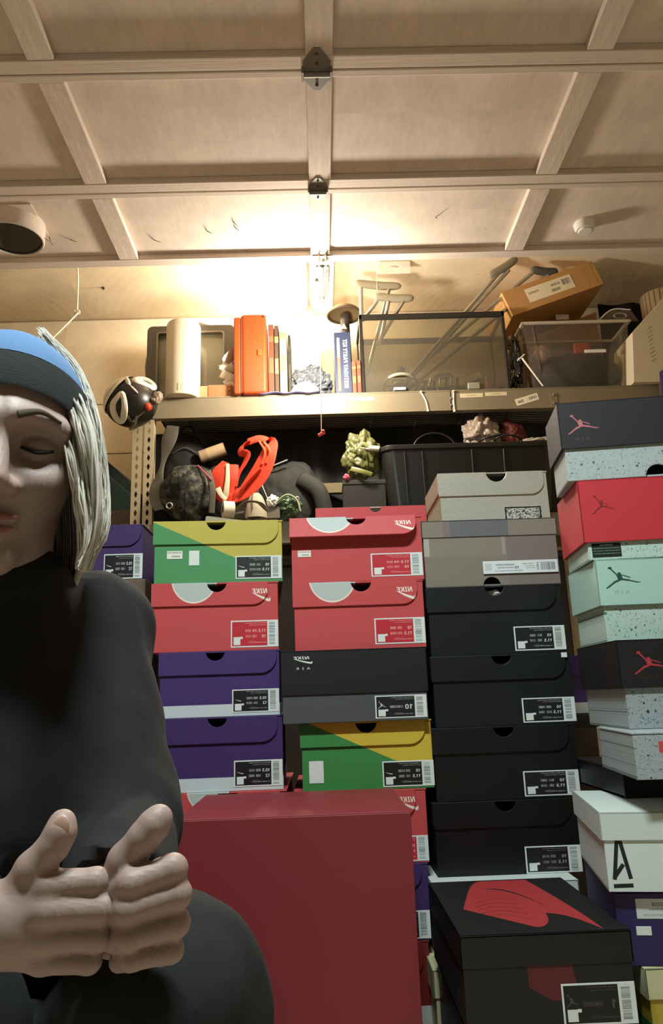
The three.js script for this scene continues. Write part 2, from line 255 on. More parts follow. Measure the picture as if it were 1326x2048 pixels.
function barcode(g, x, y, w, h, seed, vertical = true) { const r = rng(seed); g.fillStyle = '#3c3f40'; if (vertical) { let q = y; while (q < y + h) { const b = 1 + r() * 3; g.globalAlpha = r() < 0.18 ? 0.1 : 0.75; g.fillRect(x, q, w, b); q += b + 1 + r() * 2.6; } } else { let q = x; while (q < x + w) { const b = 1 + r() * 3; g.globalAlpha = 0.8; g.fillRect(q, y, b, h); q += b + 1 + r() * 2.6; } } g.globalAlpha = 1; }
function fineText(g, x, y, w, color, seed, hgt = 5) { const r = rng(seed); g.fillStyle = color; let q = x; while (q < x + w - 3) { const b = 2 + r() * 4; g.globalAlpha = 0.45 + 0.4 * r(); g.fillRect(q, y - hgt / 2 + r(), b, hgt - r() * 2); q += b + 1.4; } g.globalAlpha = 1; }
function sizeLabel({ ink = '#17181a', text = '#d9dcd8', big = ['10', '11.5'], mark = 'shoe', seed = 1, frame = '#dfe6e3', single = false }) {
  return canvas(384, 192, (g, W, H) => {
    g.fillStyle = frame; g.fillRect(0, 0, W, H); g.fillStyle = ink; g.fillRect(10, 9, 284, H - 19);
    fineText(g, 118, 20, 170, text, seed, 7); fineText(g, 150, 34, 138, text, seed + 1, 6);
    if (single) { mirrorText(g, big[0], 282, 98, 'bold 56px sans-serif', text); fineText(g, 110, 96, 100, text, seed + 2, 22); }
    else big.forEach((s, i) => { mirrorText(g, s, 284, 74 + i * 40, 'bold 32px sans-serif', text); fineText(g, 118, 74 + i * 40, 46, text, seed + 3 + i, 20); fineText(g, 174, 74 + i * 40, 36, text, seed + 5 + i, 20); });
    fineText(g, 196, 158, 90, text, seed + 8, 8); g.globalAlpha = 0.35; g.fillStyle = text; g.beginPath(); g.ellipse(172, 156, 34, 9, 0, 0, 7); g.fill(); g.globalAlpha = 1;
    g.fillStyle = frame; g.fillRect(22, 118, 54, 56); g.fillRect(76, 116, 20, 16);
    if (mark === 'shoe') swoosh(g, 46, 88, 54, text); else if (mark === 'leaper') leaper(g, 48, 82, 66, text);
    barcode(g, 308, 14, 48, H - 30, seed + 20);
  });
}
const LAB = {
  black: sizeLabel({ seed: 1, mark: '' }), black2: sizeLabel({ seed: 41, mark: '' }), black3: sizeLabel({ seed: 77, mark: '', ink: '#1b1517', text: '#a79fa0' }),
  sb: sizeLabel({ seed: 11, ink: '#1e201c' }), sb2: sizeLabel({ seed: 71, ink: '#16130f' }), purple: sizeLabel({ seed: 21, ink: '#151216', big: ['10.5', '12'] }), purple2: sizeLabel({ seed: 26, ink: '#151216', big: ['10.5', '12'] }),
  red: sizeLabel({ seed: 31, ink: '#c02a36', text: '#f0b9b2', big: ['11.5', '10'], mark: '' }), red2: sizeLabel({ seed: 36, ink: '#c02a36', text: '#f0b9b2', mark: '' }), leap: sizeLabel({ seed: 51, single: true, mark: 'leaper' }), leap2: sizeLabel({ seed: 57, single: true, mark: 'leaper', ink: '#0b0a0a', text: '#5a5450', big: ['1'] }),
  wide: canvas(512, 88, (g, W, H) => { g.fillStyle = '#dde4e6'; g.fillRect(0, 0, W, H); g.fillStyle = '#c3cacc'; g.fillRect(14, 18, 46, 46); for (const [x, y, w, h] of [[88, 28, 130, 14], [98, 48, 120, 10], [80, 70, 190, 8], [268, 24, 80, 8], [290, 40, 66, 6], [296, 54, 60, 6]]) fineText(g, x, y, w, '#6c7276', x + y, h); mirrorText(g, '10.', 246, 48, 'bold 24px sans-serif', '#24282a'); barcode(g, 366, 18, 14, 52, 4); barcode(g, 392, 16, 100, 54, 9, false); }),
  info: canvas(256, 128, (g, W, H) => { g.fillStyle = '#16211d'; g.fillRect(0, 0, W, H); mirrorText(g, 'RUNNING INK', 128, 18, 'bold 17px sans-serif', '#cfe0d2', 'center'); g.fillStyle = '#16211d'; g.fillRect(0, 0, 40, 28); for (const y of [46, 70, 96]) fineText(g, 10, y, 236, '#9fb2a6', y, 10); }),
  small: canvas(128, 64, (g, W, H) => { g.fillStyle = '#e9e6dc'; g.fillRect(0, 0, W, H); fineText(g, 8, 14, 112, '#77766c', 5, 14); fineText(g, 40, 44, 70, '#3a3a36', 8, 12); }),
  plainGrey: canvas(128, 64, (g, W, H) => { g.fillStyle = '#cfd4d4'; g.fillRect(0, 0, W, H); fineText(g, 46, 18, 40, '#5b6464', 5, 14); fineText(g, 34, 34, 64, '#8a9292', 7, 8); fineText(g, 20, 52, 92, '#8a9292', 8, 8); }),
  scuff: canvas(256, 160, (g, W, H) => { g.fillStyle = '#c9c5b8'; g.fillRect(0, 0, W, H); const r = rng(8); for (let i = 0; i < 900; i++) { const e = Math.abs(r() - 0.5) > 0.3 || r() < 0.4; g.fillStyle = e ? '#23211f' : '#d9d7d0'; g.globalAlpha = 0.75; g.fillRect(r() * W, r() * H, 2 + r() * 14, 1 + r() * 6); } g.globalAlpha = 1; g.strokeStyle = '#191817'; g.lineWidth = 10; g.strokeRect(8, 8, W - 16, H - 16); barcode(g, W - 40, 16, 26, H - 32, 2); }),
};
const labelMat = {}; for (const k in LAB) labelMat[k] = std(0xffffff, 0.5, { map: LAB[k] });
const stickerMat = std(0xdfe2de, 0.6);
// front prints: fractions of the carton's front
const diagonal = (k) => canvas(512, 256, (g, W, H) => { g.fillStyle = k.hi; g.fillRect(0, 0, W, H); g.fillStyle = k.lo; g.beginPath(); g.moveTo(0, H * k.a); g.lineTo(W * k.x0, H * k.a); g.lineTo(W * k.b, H * k.c); g.lineTo(W, H * k.e); g.lineTo(W, H); g.lineTo(0, H); g.fill(); });
const discPrint = (base, x) => canvas(512, 256, (g, W, H) => { g.fillStyle = base; g.fillRect(0, 0, W, H); g.fillStyle = '#f0ded4'; g.beginPath(); g.arc(W * x, -14, 92, 0, 7); g.fill(); g.fillStyle = '#b9c2c0'; g.beginPath(); g.arc(W * x, -16, 88, 0, 7); g.fill(); brandMark(g, W * 0.86, H * 0.18, 70, '#f2e3d8'); });
const bandPrint = (base) => canvas(512, 256, (g, W, H) => { g.fillStyle = base; g.fillRect(0, 0, W, H); g.fillStyle = '#c9d2d8'; g.fillRect(0, H * 0.815, W, H * 0.185); });
function speckle(base, dots, seed, w = 512, h = 256, extra) { return canvas(w, h, (g, W, H) => { g.fillStyle = base; g.fillRect(0, 0, W, H); const r = rng(seed); for (let i = 0; i < 1500; i++) { const s = 0.6 + 1.5 * r(); g.globalAlpha = 0.25 + 0.4 * r(); g.fillStyle = dots; g.beginPath(); g.ellipse(r() * W, r() * H, s, s * (0.6 + 0.6 * r()), r() * 3, 0, 7); g.fill(); } for (let i = 0; i < 90; i++) { const s = 2 + 4.5 * r() * r(), x = r() * W, y = r() * H; g.globalAlpha = 0.85; g.beginPath(); for (let k = 0; k < 9; k++) { const q = k / 9 * 6.283; g.lineTo(x + s * (0.6 + 0.6 * r()) * Math.cos(q), y + s * (0.5 + 0.6 * r()) * Math.sin(q)); } g.fill(); } g.globalAlpha = 1; if (extra) extra(g, W, H); }); }
const lidPrint = (base, ink, x, y, h, mottled) => canvas(512, 256, (g, W, H) => { g.fillStyle = base; g.fillRect(0, 0, W, H); leaper(g, W * x, H * y, h, ink); if (mottled) { g.globalAlpha = 0.35; mirrorText(g, 'A I R', W * x, H * (y + 0.3), '26px sans-serif', ink, 'center'); g.globalAlpha = 1; } });
const cardMat = (color, o = {}) => std(color, 0.6, { bumpMap: rough2, bumpScale: 0.00015, ...o });
const printMat = (map, o = {}) => std(0xffffff, 0.6, { map, bumpMap: rough2, bumpScale: 0.00015, ...o });

// ---------- cartons ----------
function frontShape(x0, x1, y0, y1, { top, bottom, corner = 0 } = {}) {
  const s = new THREE.Shape(); s.moveTo(x0, y0);
  if (bottom) { s.lineTo(bottom.x - bottom.r, y0); s.absarc(bottom.x, y0, bottom.r, Math.PI, 0, true); }
  if (corner) { s.lineTo(x1 - corner, y0); s.absarc(x1 - corner, y0 + corner, corner, -Math.PI / 2, 0, false); } else s.lineTo(x1, y0);
  s.lineTo(x1, y1);
  if (top) { s.lineTo(top.x + top.r, y1); s.absarc(top.x, y1, top.r, 0, Math.PI, true); }
  s.lineTo(x0, y1); s.closePath(); return s;
}
// every carton: a walled body, a lid of its own, and its labels; the group stands at the middle of the carton's base
function carton(k) {
  const { w, h, d } = k, T = 0.003, zf = d / 2, hb = h - 0.004;
  const o = thing(k.name || 'shoe_box', k.label, k.category || 'shoe box', k.pos, k.turn || 0, k.group);
  if (k.roll) o.rotation.z = k.roll;
  const uv = (g) => planar(g, -w / 2, 0, w, h);
  const bodyTop = k.kind === 'cap' ? h - 0.004 : hb;
  const front = extrude(frontShape(-w / 2 + 0.001, w / 2 - 0.001, 0, bodyTop, { top: k.kind === 'flap' && k.notch ? { x: k.notch.x * w, r: k.notch.r } : null, bottom: k.under ? { x: k.under.x * w, r: k.under.r } : null }), T, 0.0005); front.translate(0, 0, zf - T);
  const walls = [box(w - 0.002, T, d - T, 0, T / 2 + 0.0002, -T / 2), box(T, bodyTop, d - T, -w / 2 + 0.001 + T / 2, bodyTop / 2, -T / 2), box(T, bodyTop, d - T, w / 2 - 0.001 - T / 2, bodyTop / 2, -T / 2), box(w - 0.002, bodyTop, T, 0, bodyTop / 2, -d / 2 + T / 2)];
  part('body', uv(merge([front, ...walls])), k.body, o);
  if (k.kind === 'flap') {
    const lid = new THREE.Group(); lid.name = 'lid'; o.add(lid); lid.position.set(0, h, zf);
    const inset = k.inset ?? 0.012, fh = k.flap * h;
    const fl = extrude(frontShape(-w / 2 - 0.002, w / 2 - inset, -fh, 0, { corner: k.corner ?? 0.03, top: k.notch ? { x: k.notch.x * w, r: k.notch.r } : null }), 0.0025, 0.0007); fl.translate(0, 0, 0.0012);
    const f = part('flap', planar(fl, -w / 2, -h, w, h), k.lid || k.body, lid); if (k.tilt) f.rotation.x = -k.tilt;
    const tp = [rbox(w + 0.002, 0.003, d, 0.001, 0, -0.0015, -d / 2 + 0.001), rbox(0.0025, fh * 0.85, d - 0.004, 0.001, -w / 2 - 0.0012, -fh * 0.43, -d / 2)]; part('lid_panel', planar(merge(tp), -w / 2, -h, w, h), k.lid || k.body, lid);
  } else if (k.kind === 'cap') {
    const lh = k.flap * h, e = k.over ?? 0.003, g = [rbox(w + 2 * e, 0.003, d + 2 * e, 0.001, 0, h - 0.0015, 0), rbox(w + 2 * e, lh, T, 0.001, 0, h - lh / 2, zf + e - T / 2), rbox(w + 2 * e, lh, T, 0.001, 0, h - lh / 2, -zf - e + T / 2), rbox(T, lh, d + 2 * e, 0.001, -w / 2 - e + T / 2, h - lh / 2, 0), rbox(T, lh, d + 2 * e, 0.001, w / 2 + e - T / 2, h - lh / 2, 0)];
    part('lid', planar(merge(g), -w / 2 - e, h - lh, w + 2 * e, lh), k.lid || k.body, o);
  } else part('lid', uv(rbox(w, 0.003, d, 0.001, 0, h - 0.0015, 0)), k.lid || k.body, o);
  if (k.tissue) part('tissue', crumple(0.03, 0.018, 0.02, 4, 0.5, 2, 10).translate(k.notch.x * w, h - 0.042, zf - 0.03), M.paper, o, 'white tissue paper');
  for (const q of k.labels || []) { // [x0, y0, x1, y1] as fractions of the front
    const lw = (q[2] - q[0]) * w, lh = (q[3] - q[1]) * h, x = (q[0] + q[2]) / 2 * w - w / 2, y = (q[1] + q[3]) / 2 * h, z = zf + (q[5] || 0.0004) + 0.0004;
    part(q[6] || 'size_label', planar(rbox(lw, lh, 0.0008, 0.0004, x, y, z, 1), x - lw / 2, y - lh / 2, lw, lh), q[4], o);
  }
  return o;
}
// where a carton's base middle comes when its front left corner stands at (x, z) and it is turned about that corner
function stand(x, y, z, w, depth, turn) { return V(x + Math.cos(turn) * w / 2 - Math.sin(turn) * depth / 2, y, z - Math.sin(turn) * w / 2 - Math.cos(turn) * depth / 2); }
// a stack: left and right edges and the joints between the cartons, as surveyed; the lowest joint null = floor
function stackUp(d, cx, joints, list, baseY = 0) {
  const ys = joints.map((y) => y === null ? baseY : at(cx, y, d).y);
  return list.map((k, i) => {
    if (!k) return null;
    const dd = k.dist ?? d, ym = (joints[i] + (joints[i + 1] ?? joints[i] + 140)) / 2;
    const a = at(k.x[0], ym, dd), b = at(k.x[1], ym, dd), w = b.x - a.x, h = ys[i] - ys[i + 1] - 0.0006, depth = k.depth ?? 0.33, turn = k.turn || 0;
    return carton({ ...k, w, h, d: depth, pos: stand(a.x, ys[i + 1] + 0.0003, -dd, w, depth, turn), turn });
  });
}
const RED = 0xb8222c, PURPLE = 0x43246e;
const mats = {
  redDisc: printMat(discPrint('#c4484a', 0.30)), redDisc2: printMat(discPrint('#c4484a', 0.33)), red: cardMat(0xc4484a), redDark: cardMat(0x7d1a1f),
  diag1: printMat(diagonal({ hi: '#c0b04a', lo: '#4a8f58', x0: 0.0, a: 0.02, b: 0.64, c: 0.62, e: 0.62 })), diag2: printMat(diagonal({ hi: '#d2b63c', lo: '#3a8443', x0: 0.06, a: 0.0, b: 0.70, c: 0.58, e: 0.72 })),
  diag3: printMat(canvas(256, 256, (g, W, H) => { g.fillStyle = '#c2bb9d'; g.fillRect(0, 0, W, H * 0.28); g.fillStyle = '#b39f37'; g.fillRect(0, H * 0.28, W, H * 0.72); g.fillStyle = '#2d7a33'; g.beginPath(); g.moveTo(0, H * 0.5); g.lineTo(W * 0.5, H); g.lineTo(0, H); g.fill(); })),
  purple: printMat(bandPrint('#41286a')), purple2: printMat(bandPrint('#3c2260')), purplePlain: cardMat(0x3d255f), purpleDeep: cardMat(0x2a1a52),
  black: cardMat(0x0b0d0d, { roughness: 0.45 }), black2: cardMat(0x060707, { roughness: 0.45 }), charcoal: cardMat(0x161a1b, { roughness: 0.42 }), greyBase: cardMat(0x4c4e51),
  greyBox: printMat(canvas(512, 256, (g, W, H) => { g.fillStyle = '#80776c'; g.fillRect(0, 0, W, H); g.fillStyle = '#7a6f69'; g.fillRect(W * 0.62, 0, W * 0.38, H); g.fillStyle = '#867c71'; g.fillRect(0, H * 0.28, W * 0.6, H * 0.27); g.fillStyle = '#a9a69d'; g.fillRect(0, H * 0.27, W * 0.045, H * 0.27); g.fillStyle = '#9a9086'; g.fillRect(W * 0.585, H * 0.26, 14, H * 0.28); })),
  greyLid: printMat(canvas(512, 128, (g, W, H) => { g.fillStyle = '#857b70'; g.fillRect(0, 0, W, H); g.fillStyle = '#7f6f6a'; g.fillRect(W * 0.16, 0, W * 0.06, H); g.fillStyle = '#67666a'; g.fillRect(W * 0.21, 0, W * 0.43, H); })),
  silver: phys(0xcfcabb, 0.3, { metalness: 0.35, bumpMap: rough2, bumpScale: 0.0004 }), white: cardMat(0xcfd8d4), cream: cardMat(0xc9c79f), brownBox: cardMat(0x6a5747), brownDark: cardMat(0x3a3029),
  jLid: printMat(canvas(512, 256, (g, W, H) => { g.fillStyle = '#0d0e0e'; g.fillRect(0, 0, W, H); brandMark(g, 78, 50, 62, '#e4e8e4'); mirrorText(g, 'A  I  R', 80, 102, 'bold 18px sans-serif', '#c8ccc8', 'center'); })),
  speckGrey: printMat(speckle('#a9b3b2', '#47504f', 6)), speckGrey2: printMat(speckle('#9ca5a7', '#1c1f20', 16)), speckMint: printMat(speckle('#b7cfc5', '#3f5f57', 26)), speckRed: printMat(speckle('#9fa7aa', '#202324', 36, 512, 256, (g, W, H) => { g.fillStyle = '#c1484e'; g.fillRect(W * 0.17, H * 0.2, W * 0.12, H * 0.24); })),
  lidBlack: printMat(lidPrint('#1f1c22', '#b56a6c', 0.15, 0.50, 112, true)), lidRed: printMat(lidPrint('#c02f38', '#7d1a20', 0.15, 0.42, 82)), lidMint: printMat(lidPrint('#a9ccc2', '#26433b', 0.16, 0.42, 126, true)), lidDark: printMat(lidPrint('#151012', '#b3343c', 0.20, 0.50, 126, true)),
  aBox: printMat(canvas(512, 256, (g, W, H) => { g.fillStyle = '#d3ddd8'; g.fillRect(0, 0, W, H); g.strokeStyle = '#14181a'; g.lineWidth = 13; g.lineJoin = 'miter'; g.lineCap = 'butt'; const q = (x, y) => [W * 0.035 + x * 66, H * 0.35 + y * 128]; g.beginPath(); g.moveTo(...q(0.1, 1)); g.lineTo(...q(0.42, 0)); g.lineTo(...q(0.56, 0)); g.lineTo(...q(0.92, 0.98)); g.stroke(); g.beginPath(); g.moveTo(...q(0.08, 0.96)); g.lineTo(...q(0.62, 0.62)); g.stroke(); g.beginPath(); g.moveTo(...q(0.02, 1.16)); g.lineTo(...q(1.0, 1.14)); g.stroke(); })),
  flame: printMat(canvas(512, 512, (g, W, H) => { g.fillStyle = '#0d0c0c'; g.fillRect(0, 0, W, H); g.fillStyle = '#a52f33'; g.beginPath(); g.moveTo(W * 0.12, H * 0.58); g.bezierCurveTo(W * 0.25, H * 0.2, W * 0.3, H * 0.0, W * 0.42, H * 0.02); g.lineTo(W * 0.72, H * 0.02); g.bezierCurveTo(W * 0.78, H * 0.3, W * 0.85, H * 0.7, W * 0.86, H * 0.99); g.bezierCurveTo(W * 0.76, H * 0.75, W * 0.7, H * 0.72, W * 0.62, H * 0.70); g.bezierCurveTo(W * 0.6, H * 0.9, W * 0.5, H * 0.95, W * 0.46, H * 0.9); g.closePath(); g.fill(); g.fillStyle = '#1a0d0e'; g.beginPath(); g.moveTo(W * 0.36, H * 0.2); g.quadraticCurveTo(W * 0.55, H * 0.14, W * 0.68, H * 0.62); g.quadraticCurveTo(W * 0.55, H * 0.2, W * 0.36, H * 0.2); g.fill(); for (let i = 0; i < 5; i++) { g.strokeStyle = 'rgba(40,10,12,.5)'; g.lineWidth = 3; g.beginPath(); g.moveTo(W * 0.2, H * (0.5 + i * 0.06)); g.quadraticCurveTo(W * 0.36, H * (0.36 + i * 0.07), W * 0.5, H * (0.44 + i * 0.09)); g.stroke(); } })),
  flameFront: printMat(canvas(256, 128, (g, W, H) => { g.fillStyle = '#0c0b0b'; g.fillRect(0, 0, W, H); g.fillStyle = '#5a1a20'; g.beginPath(); g.moveTo(W * 0.38, H * 0.3); g.lineTo(W * 0.64, H * 0.3); g.lineTo(W * 0.68, H * 0.74); g.lineTo(W * 0.5, H * 0.7); g.lineTo(W * 0.38, H * 0.56); g.fill(); })),
};
const L = labelMat;
// first stack (green and yellow on top)
const greenBox = stackUp(1.45, 438, [1040, 1164, 1302, 1434, 1584, 1715, 1850, null], [
  { x: [308, 565], kind: 'flap', flap: 0.38, inset: 0.008, notch: { x: -0.02, r: 0.019 }, turn: 0.07, body: mats.diag1, label: 'green and yellow shoe box with two white stickers, topmost of its stack', labels: [[0.63, 0.05, 0.99, 0.42, L.sb], [0.10, 0.39, 0.22, 0.52, L.small, 0, 'sticker'], [0.27, 0.28, 0.35, 0.52, stickerMat, 0, 'sticker']] },
  { x: [304, 557], kind: 'flap', flap: 0.34, inset: 0.02, notch: { x: 0.01, r: 0.019 }, turn: 0.05, body: mats.redDisc2, label: 'red shoe box with a pale half disc, under the green and yellow box', labels: [[0.62, 0.04, 0.995, 0.43, L.red]] },
  { x: [319, 560], kind: 'flap', flap: 0.36, inset: 0.006, notch: { x: -0.04, r: 0.018 }, turn: 0.04, body: mats.purple, label: 'purple shoe box with a white base band, directly under a red box', labels: [[0.60, 0.05, 0.99, 0.40, L.purple]] },
  { x: [330, 567], kind: 'flap', flap: 0.36, inset: 0.01, notch: { x: -0.06, r: 0.018 }, turn: 0.03, body: mats.purple2, label: 'purple shoe box with a white base band, the lower of the pair of purple boxes', labels: [[0.58, 0.05, 0.99, 0.40, L.purple2]] },
  { x: [338, 574], kind: 'flap', flap: 0.36, notch: { x: 0.0, r: 0.018 }, body: mats.redDisc2, label: 'red shoe box with a white lid mark, behind the big red carton' },
  { x: [338, 574], kind: 'flap', flap: 0.36, notch: { x: 0.0, r: 0.018 }, body: mats.black, label: 'black shoe box second from the floor behind the big red carton' },
  { x: [338, 574], kind: 'flap', flap: 0.36, notch: { x: 0.0, r: 0.018 }, body: mats.black, label: 'black shoe box on the floor behind the big red carton' },
]);
{ // folded paper that sticks out over the lid's thumb hole
  const s = new THREE.Shape(), x0 = -0.028, y0 = greenBox[0].getObjectByName('lid').position.y; s.moveTo(x0, 0.0006); s.lineTo(x0 + 0.001, 0.012); s.quadraticCurveTo(x0 + 0.002, 0.0145, x0 + 0.006, 0.014); s.lineTo(0.075, 0.0006); s.closePath();
  part('folded_paper', extrude(s, 0.0012, 0.0003).translate(0, y0, 0.15), std(0xa79a83, 0.8), greenBox[0], 'folded beige paper');
}
// second stack (two red boxes with grey half discs)
const redTop = stackUp(1.45, 712, [1035, 1163, 1299, 1443, 1581, 1730, 1886, null], [
  { x: [582, 846], kind: 'flap', flap: 0.36, inset: 0.012, notch: { x: 0.0, r: 0.02 }, tilt: 0.42, body: mats.red, lid: mats.redDisc, label: 'red shoe box with its half disc lid flap sprung open, topmost of its stack', labels: [[0.60, 0.06, 0.99, 0.42, L.red], [0.05, 0.40, 0.15, 0.50, L.small, 0, 'sticker']] },
  { x: [588, 850], kind: 'flap', flap: 0.36, inset: 0.012, notch: { x: 0.02, r: 0.02 }, body: mats.redDisc, label: 'red shoe box with a shut half disc lid, above the black and grey box', labels: [[0.61, 0.06, 0.995, 0.44, L.red2]] },
  { x: [564, 854], kind: 'cap', flap: 0.62, dist: 1.43, body: mats.greyBase, lid: mats.jLid, label: 'grey shoe box with a tall black lid and a small white emblem', labels: [[0.635, 0.03, 0.99, 0.34, L.leap]] },
  { x: [603, 866], kind: 'flap', flap: 0.36, inset: 0.012, notch: { x: 0.0, r: 0.02 }, body: mats.diag2, label: 'yellow and green shoe box with a blank white sticker', labels: [[0.61, 0.03, 1.0, 0.40, L.sb2], [0.055, 0.12, 0.165, 0.44, stickerMat, 0, 'sticker']] },
  { x: [590, 856], kind: 'flap', flap: 0.40, inset: 0.02, notch: { x: 0.03, r: 0.02 }, body: mats.redDisc, label: 'red shoe box whose right end peeks out beside the big red carton', labels: [[0.62, 0.02, 0.995, 0.36, L.red2]] },
  { x: [590, 860], kind: 'flap', flap: 0.36, notch: { x: 0, r: 0.018 }, body: mats.purplePlain, label: 'purple shoe box whose right end peeks out beside the big red carton', labels: [[0.62, 0.02, 0.995, 0.38, L.purple]] },
  { x: [592, 862], kind: 'flap', flap: 0.36, notch: { x: 0, r: 0.018 }, body: mats.redDark, label: 'dark red shoe box standing on the floor beside the big red carton', labels: [[0.66, 0.05, 1.0, 0.38, L.plainGrey]] },
])[0];
{ // loose lid lying on the open red box
  const a = at(632, 1030, 1.52), b = at(852, 1030, 1.52), topY = at(712, 1035, 1.45).y, hh = at(740, 1014, 1.52).y - topY, T = 0.0025, w = b.x - a.x, d = 0.30;
  const t = thing('box_lid', 'loose red box lid lying upside down on the topmost red box', 'lid', V((a.x + b.x) / 2, topY + 0.0006, -1.52 - d / 2));
  part('rim', [extrude(frontShape(-w / 2, w / 2, 0, hh, { top: { x: 0.01, r: 0.012 } }), T, 0.0005).translate(0, 0, d / 2 - T), rbox(T, hh, d, 0.001, -w / 2, hh / 2, 0), rbox(T, hh, d, 0.001, w / 2, hh / 2, 0), rbox(w, hh, T, 0.001, 0, hh / 2, -d / 2)], mats.red, t);
  part('base_sheet', rbox(w, T, d, 0.001, 0, T / 2, 0), mats.red, t); part('torn_edge', rbox(w * 0.99, 0.0016, 0.003, 0.0005, 0, hh + 0.0004, d / 2 - 0.0085), M.paper, t);
}
// third stack (grey box, then four black ones)
stackUp(1.45, 1000, [1038, 1171, 1309, 1452, 1600, 1750, 1905, null], [
  { x: [847, 1116], kind: 'cap', flap: 0.26, over: 0.0025, under: { x: -0.01, r: 0.017 }, body: mats.greyBox, lid: mats.greyLid, label: 'brownish grey shoe box with a long white label, on top of the black boxes', labels: [[0.43, 0.17, 0.985, 0.36, L.wide, 0.003]] },
  { x: [857, 1128], kind: 'flap', flap: 0.37, inset: 0.012, notch: { x: 0.0, r: 0.019 }, tissue: true, body: mats.charcoal, label: 'charcoal shoe box with tissue in its thumb hole, highest of the black boxes', labels: [[0.62, 0.04, 0.995, 0.39, L.black]] },
  { x: [866, 1148], kind: 'flap', flap: 0.36, inset: 0.012, notch: { x: 0.0, r: 0.019 }, body: mats.charcoal, label: 'black shoe box, second from the top of the black boxes', labels: [[0.62, 0.03, 0.995, 0.37, L.black2], [0.93, 0.93, 0.972, 0.999, M.paper, 0.004, 'paper_corner']] },
  { x: [868, 1156], kind: 'flap', flap: 0.36, inset: 0.012, notch: { x: 0.0, r: 0.019 }, body: mats.black, label: 'black shoe box, third from the top of the black boxes', labels: [[0.61, 0.03, 0.995, 0.37, L.black]] },
  { x: [870, 1160], kind: 'flap', flap: 0.36, inset: 0.012, notch: { x: 0.0, r: 0.019 }, body: mats.black2, label: 'black shoe box, lowest of the black boxes, resting on a white box', labels: [[0.61, 0.0, 0.995, 0.36, L.black3]] },
  { x: [873, 1158], kind: 'cap', flap: 0.36, over: 0.004, dist: 1.40, depth: 0.34, body: mats.white, lid: mats.white, label: 'white shoe box mostly hidden behind the black and red box' },
  { x: [870, 1170], kind: 'cap', flap: 0.3, dist: 1.38, depth: 0.34, body: mats.cream, lid: mats.cream, label: 'pale cream box on the floor, half hidden behind the black and red box' },
]);
{ // silver box on the grey one
  const d = 1.56, a = at(880, 1000, d), b = at(1098, 1000, d), y0 = at(1000, 1038, 1.45).y + 0.0004;
  carton({ w: b.x - a.x, h: at(985, 945, d).y - y0, d: 0.20, pos: V((a.x + b.x) / 2, y0, -d - 0.1), kind: 'flap', flap: 0.40, inset: 0.008, notch: { x: 0.03, r: 0.022 }, body: mats.silver, label: 'shiny silver shoe box with a scuffed label, on the brownish grey box', labels: [[0.58, 0.0, 0.92, 0.40, L.scuff]] });
}
{ // left edge: purple box on a dark tote
  const d = 1.56, a = at(45, 1100, d), b = at(286, 1100, d), y0 = at(260, 1158, d).y, y1 = at(260, 1049, d).y;
  carton({ w: b.x - a.x, h: y1 - y0 - 0.001, d: 0.30, pos: V((a.x + b.x) / 2, y0 + 0.0005, -d - 0.15), kind: 'flap', flap: 0.4, inset: 0.004, notch: { x: 0, r: 0.018 }, body: mats.purplePlain, label: 'purple shoe box at the far left beside the pale hair', labels: [[0.68, 0.0, 1.0, 0.46, L.purple2]] });
  const t = thing('storage_tote', 'dark brown storage carton under the far left purple box', 'carton', V((a.x + b.x) / 2, 0.0005, -d - 0.16)), w = b.x - a.x + 0.015;
  part('body', rbox(w - 0.006, y0 - 0.004, 0.32, 0.004, 0, (y0 - 0.004) / 2, 0), mats.brownDark, t); part('lid', rbox(w, 0.05, 0.325, 0.003, 0, y0 - 0.026, 0), mats.brownBox, t);
}
{ // purple boxes seen through the gap between the black boxes and the right hand stack
  const d = 1.95, a = at(985, 1400, d), b = at(1187, 1400, d), y0 = at(1175, 1426, d).y, y1 = at(1175, 1310, d).y;
  carton({ w: b.x - a.x, h: y1 - y0, d: 0.3, pos: V((a.x + b.x) / 2, y0, -d - 0.15), kind: 'flap', flap: 0.36, notch: { x: 0, r: 0.018 }, body: mats.purple, label: 'purple shoe box glimpsed in the gap right of the black boxes', labels: [[0.9, 0.4, 0.99, 0.56, stickerMat, 0, 'sticker']] });
  const t = thing('storage_crate', 'dark crate in the gap behind the black boxes', 'crate', V((a.x + b.x) / 2, 0.0005, -d - 0.16));
  part('body', rbox(b.x - a.x, y0 - 0.002, 0.33, 0.006, 0, (y0 - 0.002) / 2, 0), mats.brownDark, t); part('rim', rbox(b.x - a.x + 0.012, 0.03, 0.34, 0.004, 0, y0 - 0.019, 0), M.dark, t);
}
